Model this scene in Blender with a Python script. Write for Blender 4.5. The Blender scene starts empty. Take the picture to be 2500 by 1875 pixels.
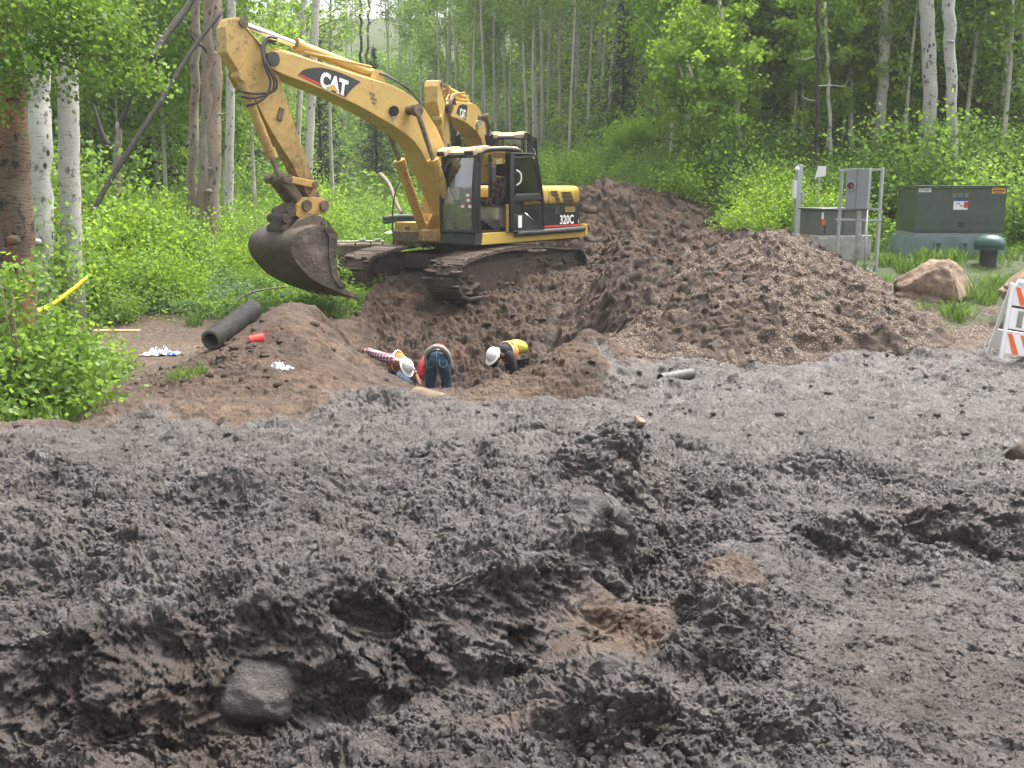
import bpy, bmesh, math, random
import numpy as np
from mathutils import Vector, Matrix
R = math.radians
random.seed(7); rng = np.random.default_rng(7)
scene = bpy.context.scene
col = scene.collection

# ------------------------------------------------------------------ camera, sky, sun, exposure
CAMZ = 2.25; PITCH = R(11.0)
cam_d = bpy.data.cameras.new('camera'); cam = bpy.data.objects.new('camera', cam_d); col.objects.link(cam)
cam_d.lens = 36.0; cam_d.sensor_width = 36.0; cam_d.clip_start = 0.05; cam_d.clip_end = 2000
cam.location = (0, 0, CAMZ); cam.rotation_euler = (R(90) - PITCH, 0, 0)
scene.camera = cam
SUN_EL, SUN_AZ = R(64), R(48)          # azimuth measured clockwise from +Y
world = bpy.data.worlds.new('World'); scene.world = world; world.use_nodes = True
nt = world.node_tree; nt.nodes.clear()
sky = nt.nodes.new('ShaderNodeTexSky'); sky.sky_type = 'NISHITA'; sky.sun_disc = False
sky.sun_elevation = SUN_EL; sky.sun_rotation = SUN_AZ
sky.air_density = 0.7; sky.dust_density = 6.0; sky.ozone_density = 0.6
bg = nt.nodes.new('ShaderNodeBackground'); bg.inputs[1].default_value = 0.15
wo = nt.nodes.new('ShaderNodeOutputWorld')
hs = nt.nodes.new('ShaderNodeHueSaturation'); hs.inputs['Saturation'].default_value = 0.3
nt.links.new(sky.outputs[0], hs.inputs['Color']); nt.links.new(hs.outputs[0], bg.inputs[0]); nt.links.new(bg.outputs[0], wo.inputs[0])
sd = bpy.data.lights.new('sun', 'SUN'); sd.energy = 2.4; sd.angle = R(28); sd.color = (1.0, 0.96, 0.9)
so = bpy.data.objects.new('sun', sd); col.objects.link(so)
sdir = Vector((math.sin(SUN_AZ) * math.cos(SUN_EL), math.cos(SUN_AZ) * math.cos(SUN_EL), math.sin(SUN_EL)))
so.rotation_euler = sdir.to_track_quat('Z', 'Y').to_euler(); so.location = (0, 0, 40)
scene.view_settings.view_transform = 'Standard'; scene.view_settings.look = 'None'
scene.view_settings.gamma = 1.0; scene.view_settings.exposure = 1.70
scene.cycles.max_bounces = 8; scene.cycles.transparent_max_bounces = 8
scene.cycles.diffuse_bounces = 6; scene.cycles.glossy_bounces = 3; scene.cycles.transmission_bounces = 7
scene.cycles.use_denoising = True
scene.cycles.caustics_reflective = False; scene.cycles.caustics_refractive = False

def ray(px, py):
    a = (px - 1250) / 2500.0; b = (937.5 - py) / 2500.0
    return Vector((a, math.cos(PITCH) + b * math.sin(PITCH), -math.sin(PITCH) + b * math.cos(PITCH)))
def at(px, py, Y):
    """world point seen at photo pixel (px,py) of the 2500 px photo at distance Y in front of the camera"""
    r = ray(px, py); t = Y / r.y
    return Vector((r.x * t, Y, CAMZ + r.z * t))

# ------------------------------------------------------------------ tagging
def tag(o, label=None, cat=None, group=None, kind=None):
    if label: o['label'] = label
    if cat: o['category'] = cat
    if group: o['group'] = group
    if kind: o['kind'] = kind
    return o
def link(o, parent=None):
    col.objects.link(o)
    if parent is not None: o.parent = parent
    return o
def empty(name, loc=(0, 0, 0), rot=(0, 0, 0), **k):
    o = bpy.data.objects.new(name, None); o.location = loc; o.rotation_euler = rot; link(o)
    return tag(o, **k)

# ------------------------------------------------------------------ mesh helpers
def mesh_np(name, V, F, mats, parent=None, smooth=False, attrs=None, mi=None):
    """V (n,3), F (m,k) numpy arrays -> object"""
    V = np.asarray(V, dtype=np.float32); F = np.asarray(F, dtype=np.int32)
    me = bpy.data.meshes.new(name); n, k = F.shape
    me.vertices.add(len(V)); me.vertices.foreach_set('co', V.ravel())
    me.loops.add(n * k); me.loops.foreach_set('vertex_index', F.ravel())
    me.polygons.add(n); me.polygons.foreach_set('loop_start', np.arange(0, n * k, k, dtype=np.int32))
    me.polygons.foreach_set('loop_total', np.full(n, k, dtype=np.int32))
    if smooth: me.polygons.foreach_set('use_smooth', np.ones(n, dtype=bool))
    if mi is not None: me.polygons.foreach_set('material_index', np.asarray(mi, dtype=np.int32))
    me.update(calc_edges=True)
    for an, arr in (attrs or {}).items():
        a = me.color_attributes.new(an, 'FLOAT_COLOR', 'POINT')
        a.data.foreach_set('color', np.asarray(arr, dtype=np.float32).ravel())
    for m in (mats if isinstance(mats, (list, tuple)) else [mats]): me.materials.append(m)
    o = bpy.data.objects.new(name, me); link(o, parent)
    return o

class B:
    """collects shapes, then links them as one mesh object"""
    def __init__(s): s.bm = bmesh.new()
    def _xf(s, vs, M):
        if M is not None: bmesh.ops.transform(s.bm, matrix=M, verts=vs)
    def box(s, x0, x1, y0, y1, z0, z1, bev=0.0, M=None, seg=2):
        b2 = bmesh.new(); bmesh.ops.create_cube(b2, size=1.0)
        bmesh.ops.scale(b2, vec=(abs(x1 - x0), abs(y1 - y0), abs(z1 - z0)), verts=b2.verts)
        bmesh.ops.translate(b2, vec=((x0 + x1) / 2, (y0 + y1) / 2, (z0 + z1) / 2), verts=b2.verts)
        if bev: bmesh.ops.bevel(b2, geom=b2.edges[:], offset=bev, segments=seg, affect='EDGES', profile=0.6)
        s._join(b2, M); return s
    def _join(s, b2, M=None):
        if M is not None: b2.transform(M)
        me = bpy.data.meshes.new('tmp'); b2.to_mesh(me); b2.free(); s.bm.from_mesh(me); bpy.data.meshes.remove(me)
    def prism(s, pts, a0, a1, axis='y', bev=0.0, M=None, seg=2):
        """polygon pts extruded along axis from a0 to a1"""
        b2 = bmesh.new()
        def mk(p, a):
            return {'y': (p[0], a, p[1]), 'z': (p[0], p[1], a), 'x': (a, p[0], p[1])}[axis]
        v0 = [b2.verts.new(mk(p, a0)) for p in pts]; v1 = [b2.verts.new(mk(p, a1)) for p in pts]
        n = len(pts); b2.faces.new(v0); b2.faces.new(v1[::-1])
        for i in range(n): b2.faces.new((v0[i], v1[i], v1[(i + 1) % n], v0[(i + 1) % n]))
        bmesh.ops.recalc_face_normals(b2, faces=b2.faces)
        if bev:
            bmesh.ops.bevel(b2, geom=b2.edges[:], offset=bev, segments=seg, affect='EDGES', profile=0.6)
        s._join(b2, M); return s
    def cyl(s, p0, p1, r0, r1=None, n=16, cap=True, M=None):
        p0 = Vector(p0); p1 = Vector(p1); r1 = r0 if r1 is None else r1
        b2 = bmesh.new(); d = p1 - p0
        bmesh.ops.create_cone(b2, cap_ends=cap, segments=n, radius1=r0, radius2=r1, depth=d.length)
        Mx = Matrix.Translation((p0 + p1) / 2) @ d.to_track_quat('Z', 'Y').to_matrix().to_4x4()
        b2.transform(Mx); s._join(b2, M); return s
    def tube(s, pts, r, n=8, M=None, closed=False):
        pts = [Vector(p) for p in pts]; rs = r if isinstance(r, (list, tuple)) else [r] * len(pts)
        b2 = bmesh.new(); rings = []
        up = Vector((0.13, 0.21, 1)).normalized()
        for i, p in enumerate(pts):
            if closed: t = pts[(i + 1) % len(pts)] - pts[i - 1]
            else: t = pts[min(i + 1, len(pts) - 1)] - pts[max(i - 1, 0)]
            t.normalize(); a = t.cross(up)
            if a.length < 1e-3: a = t.cross(Vector((1, 0, 0)))
            a.normalize(); b = t.cross(a)
            rings.append([b2.verts.new(p + (a * math.cos(k * 2 * math.pi / n) + b * math.sin(k * 2 * math.pi / n)) * rs[i]) for k in range(n)])
        m = len(rings)
        for i in range(m if closed else m - 1):
            A, C = rings[i], rings[(i + 1) % m]
            for k in range(n): b2.faces.new((A[k], A[(k + 1) % n], C[(k + 1) % n], C[k]))
        if not closed:
            b2.faces.new(rings[0][::-1]); b2.faces.new(rings[-1])
        bmesh.ops.recalc_face_normals(b2, faces=b2.faces)
        for f in b2.faces: f.smooth = True
        s._join(b2, M); return s
    def ball(s, c, r, sub=2, sc=(1, 1, 1), M=None, jit=0.0, seed=0):
        b2 = bmesh.new(); bmesh.ops.create_icosphere(b2, subdivisions=sub, radius=1.0)
        rr = random.Random(seed)
        for v in b2.verts: v.co = v.co * (1 + (rr.random() - .5) * jit)
        bmesh.ops.scale(b2, vec=(r * sc[0], r * sc[1], r * sc[2]), verts=b2.verts)
        if M is not None: b2.transform(M)
        bmesh.ops.translate(b2, vec=c, verts=b2.verts)
        for f in b2.faces: f.smooth = True
        s._join(b2); return s
    def build(s, name, mat, parent=None, smooth=None, xf=None):
        me = bpy.data.meshes.new(name)
        if xf is not None: s.bm.transform(xf)
        s.bm.to_mesh(me); s.bm.free()
        me.materials.append(mat)
        if smooth is not None:
            me.polygons.foreach_set('use_smooth', np.full(len(me.polygons), True))
            if smooth < 180: me.set_sharp_from_angle(angle=R(smooth))
        o = bpy.data.objects.new(name, me); link(o, parent)
        return o

def spline(pts, n=8):
    """catmull rom through pts"""
    P = [Vector(p) for p in pts]; P = [P[0] * 2 - P[1]] + P + [P[-1] * 2 - P[-2]]; out = []
    for i in range(1, len(P) - 2):
        for k in range(n):
            t = k / n; a, b, c, d = P[i - 1], P[i], P[i + 1], P[i + 2]
            out.append(0.5 * ((2 * b) + (c - a) * t + (2 * a - 5 * b + 4 * c - d) * t * t + (-a + 3 * b - 3 * c + d) * t ** 3))
    out.append(P[-2]); return out

# ------------------------------------------------------------------ noise in numpy
_perm = rng.permutation(4096).astype(np.int64)
def _h(ix, iy, s=0):
    return _perm[(_perm[(ix + s * 131) & 4095] + iy) & 4095]
def perlin(x, y, s=0):
    x0 = np.floor(x).astype(np.int64); y0 = np.floor(y).astype(np.int64)
    fx = x - x0; fy = y - y0; u = fx * fx * fx * (fx * (fx * 6 - 15) + 10); v = fy * fy * fy * (fy * (fy * 6 - 15) + 10)
    def g(ix, iy, dx, dy):
        a = _h(ix, iy, s) * (2 * np.pi / 4096.0); return np.cos(a) * dx + np.sin(a) * dy
    a = g(x0, y0, fx, fy); b = g(x0 + 1, y0, fx - 1, fy); c = g(x0, y0 + 1, fx, fy - 1); d = g(x0 + 1, y0 + 1, fx - 1, fy - 1)
    return ((a + (b - a) * u) + ((c + (d - c) * u) - (a + (b - a) * u)) * v) * 1.5
def fbm(x, y, o=4, s=0, g=0.5):
    t = 0; a = 1.0
    for i in range(o): t = t + a * perlin(x * 2 ** i, y * 2 ** i, s + i); a *= g
    return t
def clods(x, y, s=0, fill=1.0):
    """domes with a random size: reads as lumps of earth"""
    x0 = np.floor(x).astype(np.int64); y0 = np.floor(y).astype(np.int64); out = np.zeros_like(x)
    for i in (-1, 0, 1):
        for j in (-1, 0, 1):
            cx = x0 + i; cy = y0 + j; h1 = _h(cx, cy, s) / 4096.0; h2 = _h(cx, cy, s + 7) / 4096.0; h3 = _h(cx, cy, s + 13) / 4096.0
            r = 0.35 + 0.75 * h3 * fill
            d = ((x - cx - h1) ** 2 + (y - cy - h2) ** 2) / (r * r)
            out = np.maximum(out, np.sqrt(np.maximum(0, 1 - d)) * r)
    return out
def ss(t): t = np.clip(t, 0, 1); return t * t * (3 - 2 * t)
# ------------------------------------------------------------------ materials
class MT:
    def __init__(s, name, rough=0.7, metal=0.0, spec=0.5):
        s.m = bpy.data.materials.new(name); s.m.use_nodes = True; s.t = s.m.node_tree; s.n = s.t.nodes; s.l = s.t.links
        s.n.clear(); s.out = s.n.new('ShaderNodeOutputMaterial'); s.p = s.n.new('ShaderNodeBsdfPrincipled')
        s.l.new(s.p.outputs[0], s.out.inputs[0])
        s.set('Roughness', rough); s.set('Metallic', metal); s.set('Specular IOR Level', spec)
        s.co = None
    def set(s, k, v): s.p.inputs[k].default_value = v
    def inp(s, k, sock): s.l.new(sock, s.p.inputs[k])
    def coord(s, kind='Object', scale=(1, 1, 1)):
        tc = s.n.new('ShaderNodeTexCoord'); mp = s.n.new('ShaderNodeMapping'); mp.inputs['Scale'].default_value = scale
        s.l.new(tc.outputs[kind], mp.inputs[0]); return mp.outputs[0]
    def pos(s, scale=(1, 1, 1)):
        tc = s.n.new('ShaderNodeNewGeometry'); mp = s.n.new('ShaderNodeMapping'); mp.inputs['Scale'].default_value = scale
        s.l.new(tc.outputs['Position'], mp.inputs[0]); return mp.outputs[0]
    def noise(s, co, sc=5, det=5, rough=0.55, dist=0.0):
        n = s.n.new('ShaderNodeTexNoise'); n.inputs['Scale'].default_value = sc; n.inputs['Detail'].default_value = det
        n.inputs['Roughness'].default_value = rough; n.inputs['Distortion'].default_value = dist; s.l.new(co, n.inputs['Vector']); return n.outputs['Fac']
    def voro(s, co, sc=5, feat='F1', out='Distance', rnd=1.0):
        n = s.n.new('ShaderNodeTexVoronoi'); n.feature = feat; n.inputs['Scale'].default_value = sc; n.inputs['Randomness'].default_value = rnd
        s.l.new(co, n.inputs['Vector']); return n.outputs[out]
    def ramp(s, f, stops, interp='LINEAR'):
        r = s.n.new('ShaderNodeValToRGB'); r.color_ramp.interpolation = interp; e = r.color_ramp.elements
        while len(e) < len(stops): e.new(0.5)
        for i, (p, c) in enumerate(stops):
            e[i].position = p; e[i].color = (c, c, c, 1) if isinstance(c, (int, float)) else (*c, 1)
        s.l.new(f, r.inputs[0]); return r.outputs[0]
    def mix(s, f, a, b, mode='MIX'):
        m = s.n.new('ShaderNodeMix'); m.data_type = 'RGBA'; m.blend_type = mode
        for i, v in ((0, f), (6, a), (7, b)):
            if isinstance(v, (int, float)): m.inputs[i].default_value = v if i == 0 else (v, v, v, 1)
            elif isinstance(v, tuple): m.inputs[i].default_value = (*v, 1)
            else: s.l.new(v, m.inputs[i])
        return m.outputs[2]
    def math(s, op, a, b=0.0, clamp=False):
        m = s.n.new('ShaderNodeMath'); m.operation = op; m.use_clamp = clamp
        for i, v in ((0, a), (1, b)):
            if isinstance(v, (int, float)): m.inputs[i].default_value = v
            else: s.l.new(v, m.inputs[i])
        return m.outputs[0]
    def bump(s, h, dist=0.01, strength=1.0, into=True):
        b = s.n.new('ShaderNodeBump'); b.inputs['Distance'].default_value = dist; b.inputs['Strength'].default_value = strength
        s.l.new(h, b.inputs['Height'])
        if into: s.l.new(b.outputs[0], s.p.inputs['Normal'])
        return b.outputs[0]

def plain(name, c, rough=0.6, metal=0.0, var=0.15, sc=6.0, spec=0.5, bump=0.0, bsc=40):
    m = MT(name, rough, metal, spec); co = m.coord()
    n = m.noise(co, sc, 5)
    lo = tuple(v * (1 - var) for v in c); hi = tuple(min(1, v * (1 + var)) for v in c)
    m.inp('Base Color', m.ramp(n, [(0.3, lo), (0.7, hi)]))
    if bump: m.bump(m.noise(co, bsc, 4), bump)
    return m.m

def paint(name, c, dirt=(0.10, 0.06, 0.035), amt=0.5, low=None, rough=0.42):
    """weathered machine paint: fading, grime blotches, rust streaks; grime gathers where world height is under LOW"""
    m = MT(name, rough); co = m.coord()
    n1 = m.noise(co, 1.6, 6, 0.62); n2 = m.noise(co, 9, 6, 0.7); n3 = m.noise(m.coord(scale=(14, 14, 2.2)), 2.0, 5, 0.7)
    base = m.mix(m.ramp(n1, [(0.3, 0.0), (0.75, 1.0)]), tuple(v * 0.86 for v in c), tuple(min(1, v * 1.1) for v in c))
    g1 = m.ramp(n2, [(0.56 - 0.04 * amt, 0.0), (0.75, amt)])
    g2 = m.ramp(n3, [(0.58, 0.0), (0.8, amt * 0.7)])
    g = m.math('MAXIMUM', g1, g2)
    if low is not None:
        s = m.n.new('ShaderNodeSeparateXYZ'); tc = m.n.new('ShaderNodeTexCoord'); m.l.new(tc.outputs['Object'], s.inputs[0])
        z = m.math('SUBTRACT', low[1], s.outputs[2]); z = m.math('DIVIDE', z, low[1] - low[0], True)
        z = m.math('ADD', z, m.math('SUBTRACT', n2, 0.5)); z = m.math('MULTIPLY', z, m.ramp(n2, [(0.35, 0.3), (0.6, 1.0)]), True)
        g = m.math('MAXIMUM', g, z)
    m.inp('Base Color', m.mix(g, base, dirt))
    m.inp('Roughness', m.ramp(g, [(0, rough), (0.6, 0.85)]))
    m.bump(n2, 0.002)
    return m.m

YEL = (0.56, 0.375, 0.115)
M = {}
M['yellow'] = paint('weathered_yellow_paint', YEL, amt=0.35)
M['yellow_boom'] = paint('boom_yellow_paint', YEL, amt=0.45)
M['yellow_stick'] = paint('stick_yellow_paint', (0.50, 0.335, 0.105), dirt=(0.07, 0.045, 0.03), amt=0.9, low=(1.9, 3.5))
M['yellow_bright'] = paint('hood_yellow_paint', (0.60, 0.42, 0.09), amt=0.2, rough=0.3)
M['yellow_dirty'] = paint('muddy_yellow_paint', (0.50, 0.32, 0.09), dirt=(0.07, 0.045, 0.03), amt=1.0, low=(0.9, 1.6))
M['black'] = paint('black_paint', (0.010, 0.011, 0.012), dirt=(0.07, 0.06, 0.05), amt=0.25, rough=0.38)
M['blackdirty'] = paint('dusty_black_paint', (0.020, 0.021, 0.020), dirt=(0.13, 0.115, 0.09), amt=0.8, rough=0.5)
M['rubber'] = plain('black_rubber', (0.03, 0.03, 0.03), 0.6, var=0.4)
M['hose'] = plain('hydraulic_hose', (0.045, 0.04, 0.035), 0.5, var=0.5)
M['chrome'] = plain('chromed_rod', (0.75, 0.76, 0.8), 0.12, 1.0, var=0.03)
M['rod'] = plain('dull_steel_rod', (0.30, 0.27, 0.24), 0.35, 1.0, var=0.4, sc=12)
M['steel'] = plain('muddy_steel', (0.13, 0.095, 0.065), 0.7, 0.2, var=0.5, sc=8, bump=0.01, bsc=18)
M['red'] = plain('red_stripe', (0.65, 0.04, 0.03), 0.5)
M['white'] = plain('white_decal', (0.8, 0.8, 0.8), 0.5, var=0.04)
M['decal_black'] = plain('black_decal', (0.03, 0.032, 0.036), 0.4, var=0.2)
M['orange'] = plain('orange_sheeting', (0.78, 0.13, 0.02), 0.5, var=0.12)
M['galv'] = plain('galvanised_steel', (0.42, 0.46, 0.46), 0.45, 0.6, var=0.15, sc=20)
M['greybox'] = plain('grey_enamel', (0.24, 0.27, 0.28), 0.5, var=0.08)
M['greenbox'] = plain('dark_green_enamel', (0.060, 0.085, 0.062), 0.5, var=0.15, sc=3)
M['palegreen'] = plain('grey_green_enamel', (0.11, 0.135, 0.11), 0.5, var=0.15, sc=3)
M['muddypipe'] = plain('mud_stained_pipe', (0.085, 0.078, 0.07), 0.6, var=0.6, sc=14, bump=0.004)
M['concrete'] = plain('pale_concrete', (0.34, 0.33, 0.31), 0.9, var=0.22, sc=4, bump=0.004, bsc=30)
M['concrete_green'] = plain('green_grey_concrete', (0.17, 0.23, 0.22), 0.85, var=0.2, sc=4)
M['beige'] = plain('beige_plastic', (0.55, 0.49, 0.38), 0.6, var=0.15)
M['pale'] = plain('dusty_roof_paint', (0.60, 0.47, 0.28), 0.6, var=0.35, sc=7)
M['lens'] = plain('lamp_lens', (0.7, 0.7, 0.65), 0.15, 0.3)
M['darkcloth'] = plain('dark_cloth', (0.02, 0.02, 0.022), 0.9, var=0.3)
M['skin'] = plain('skin', (0.50, 0.28, 0.19), 0.5, var=0.1)
M['hair'] = plain('brown_hair', (0.05, 0.03, 0.02), 0.7)
M['helmet'] = plain('white_hard_hat_shell', (0.82, 0.82, 0.80), 0.3, var=0.03)
M['redcloth'] = plain('red_shirt_cloth', (0.62, 0.05, 0.06), 0.9, var=0.25, sc=9, bump=0.04, bsc=6)
M['greycloth'] = plain('grey_cloth', (0.28, 0.28, 0.24), 0.9, var=0.2, sc=9, bump=0.008, bsc=9)
M['orangecloth'] = plain('orange_vest_cloth', (0.9, 0.20, 0.04), 0.8, var=0.12, bump=0.01, bsc=10)
M['yellowcloth'] = plain('yellow_shirt_cloth', (0.66, 0.55, 0.06), 0.8, var=0.2, bump=0.05, bsc=5)
M['limecloth'] = plain('lime_reflective_tape', (0.65, 0.62, 0.35), 0.5, var=0.1)
M['boot'] = plain('muddy_boot_leather', (0.07, 0.045, 0.03), 0.8, var=0.4)
M['blackpipe'] = plain('black_corrugated_plastic', (0.10, 0.098, 0.088), 0.5, var=0.35, sc=10)
M['greenplastic'] = plain('dark_green_plastic', (0.025, 0.075, 0.06), 0.4, var=0.15)
M['redplastic'] = plain('red_plastic', (0.70, 0.05, 0.04), 0.45)
M['greypipe'] = plain('grey_pvc_pipe', (0.30, 0.32, 0.30), 0.6, var=0.35, sc=12)
M['claypipe'] = plain('brown_caked_pipe', (0.16, 0.115, 0.075), 0.9, var=0.3, sc=6, bump=0.006)
M['yelpipe'] = plain('yellow_tape_plastic', (0.75, 0.62, 0.03), 0.5, var=0.1)
M['lumber'] = plain('fresh_lumber', (0.62, 0.40, 0.22), 0.8, var=0.2, sc=10)
M['glass'] = None
def glass_mat(name, tint, op):
    m = MT(name, 0.05); t = m.t
    tr = m.n.new('ShaderNodeBsdfTransparent'); tr.inputs[0].default_value = (*tint, 1)
    gl = m.n.new('ShaderNodeBsdfGlossy'); gl.inputs['Roughness'].default_value = 0.03; gl.inputs[0].default_value = (0.9, 0.9, 0.9, 1)
    df = m.n.new('ShaderNodeBsdfDiffuse'); df.inputs[0].default_value = (0.30, 0.29, 0.22, 1)
    fr = m.n.new('ShaderNodeFresnel'); fr.inputs[0].default_value = 1.45
    a = m.n.new('ShaderNodeMixShader'); b = m.n.new('ShaderNodeMixShader')
    dn = m.ramp(m.noise(m.coord(), 5, 6, 0.7), [(0.3, op * 0.6), (0.7, op * 1.3)])
    m.l.new(dn, a.inputs[0]); m.l.new(tr.outputs[0], a.inputs[1]); m.l.new(df.outputs[0], a.inputs[2])
    m.l.new(fr.outputs[0], b.inputs[0]); m.l.new(a.outputs[0], b.inputs[1]); m.l.new(gl.outputs[0], b.inputs[2])
    m.l.new(b.outputs[0], m.out.inputs[0]); return m.m
M['glass'] = glass_mat('dusty_window_glass', (0.97, 0.98, 0.96), 0.05)
M['glassdirty'] = glass_mat('muddy_window_glass', (0.6, 0.68, 0.55), 0.45)

# wet mud caked on iron
m = MT('caked_mud', 0.75); co = m.coord()
n = m.noise(co, 5, 8, 0.7)
m.inp('Base Color', m.ramp(n, [(0.3, (0.020, 0.013, 0.009)), (0.5, (0.058, 0.038, 0.026)), (0.72, (0.115, 0.08, 0.058))]))
m.inp('Roughness', m.ramp(n, [(0.35, 0.45), (0.6, 0.9)])); m.bump(m.noise(co, 14, 6, 0.7), 0.03); M['cake'] = m.m
m = MT('grey_brown_bucket_steel', 0.6); co = m.coord()
n = m.noise(co, 2.2, 8, 0.7)
m.inp('Base Color', m.ramp(n, [(0.32, (0.022, 0.015, 0.011)), (0.48, (0.065, 0.045, 0.032)), (0.58, (0.11, 0.085, 0.068)), (0.72, (0.19, 0.155, 0.13))]))
m.inp('Roughness', m.ramp(n, [(0.35, 0.45), (0.6, 0.75)])); m.bump(m.noise(co, 7, 8, 0.7), 0.06); M['bucket'] = m.m
# camouflage seat cloth
m = MT('camouflage_seat_cloth', 0.9); co = m.coord()
m.inp('Base Color', m.ramp(m.noise(co, 14, 3), [(0.4, (0.05, 0.04, 0.03)), (0.48, (0.22, 0.16, 0.12)), (0.55, (0.30, 0.20, 0.18)), (0.6, (0.06, 0.06, 0.035))], 'CONSTANT')); M['camo'] = m.m
# denim
m = MT('blue_denim', 0.9); co = m.coord()
n = m.noise(co, 6, 6, 0.6)
m.inp('Base Color', m.ramp(n, [(0.3, (0.012, 0.028, 0.055)), (0.6, (0.03, 0.065, 0.12)), (0.8, (0.11, 0.16, 0.23))])); m.bump(n, 0.05); M['denim'] = m.m
# plaid
m = MT('pink_plaid_cloth', 0.9); co = m.coord(scale=(16, 16, 16))
s_ = m.n.new('ShaderNodeSeparateXYZ'); m.l.new(co, s_.inputs[0])
a_ = m.ramp(m.math('FRACT', s_.outputs[0]), [(0.0, (0.75, 0.6, 0.62)), (0.25, (0.17, 0.07, 0.09)), (0.8, (0.33, 0.16, 0.2))], 'CONSTANT')
b_ = m.ramp(m.math('FRACT', s_.outputs[2]), [(0.0, (0.9, 0.75, 0.8)), (0.25, (0.25, 0.1, 0.13)), (0.8, (0.4, 0.2, 0.25))], 'CONSTANT')
m.inp('Base Color', m.mix(0.5, a_, b_)); M['plaid'] = m.m
# rock
m = MT('brown_sandstone', 0.9); co = m.coord()
n = m.noise(co, 1.6, 8, 0.65); n2 = m.noise(co, 12, 8, 0.7)
c_ = m.ramp(n, [(0.3, (0.17, 0.115, 0.08)), (0.5, (0.29, 0.21, 0.145)), (0.7, (0.40, 0.31, 0.23))])
m.inp('Base Color', m.mix(m.ramp(n2, [(0.35, 0.55), (0.55, 0.0)]), c_, (0.10, 0.06, 0.045)))
m.bump(m.math('ADD', n, n2), 0.05); M['rock'] = m.m
m = MT('mud_smeared_stone', 0.35); co = m.coord()
n = m.noise(co, 2.5, 8, 0.6)
m.inp('Base Color', m.ramp(n, [(0.3, (0.040, 0.033, 0.030)), (0.7, (0.115, 0.100, 0.092))])); m.inp('Roughness', m.ramp(n, [(0.3, 0.5), (0.7, 0.75)]))
m.bump(m.noise(co, 14, 8, 0.7), 0.05); M['mudstone'] = m.m
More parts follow.
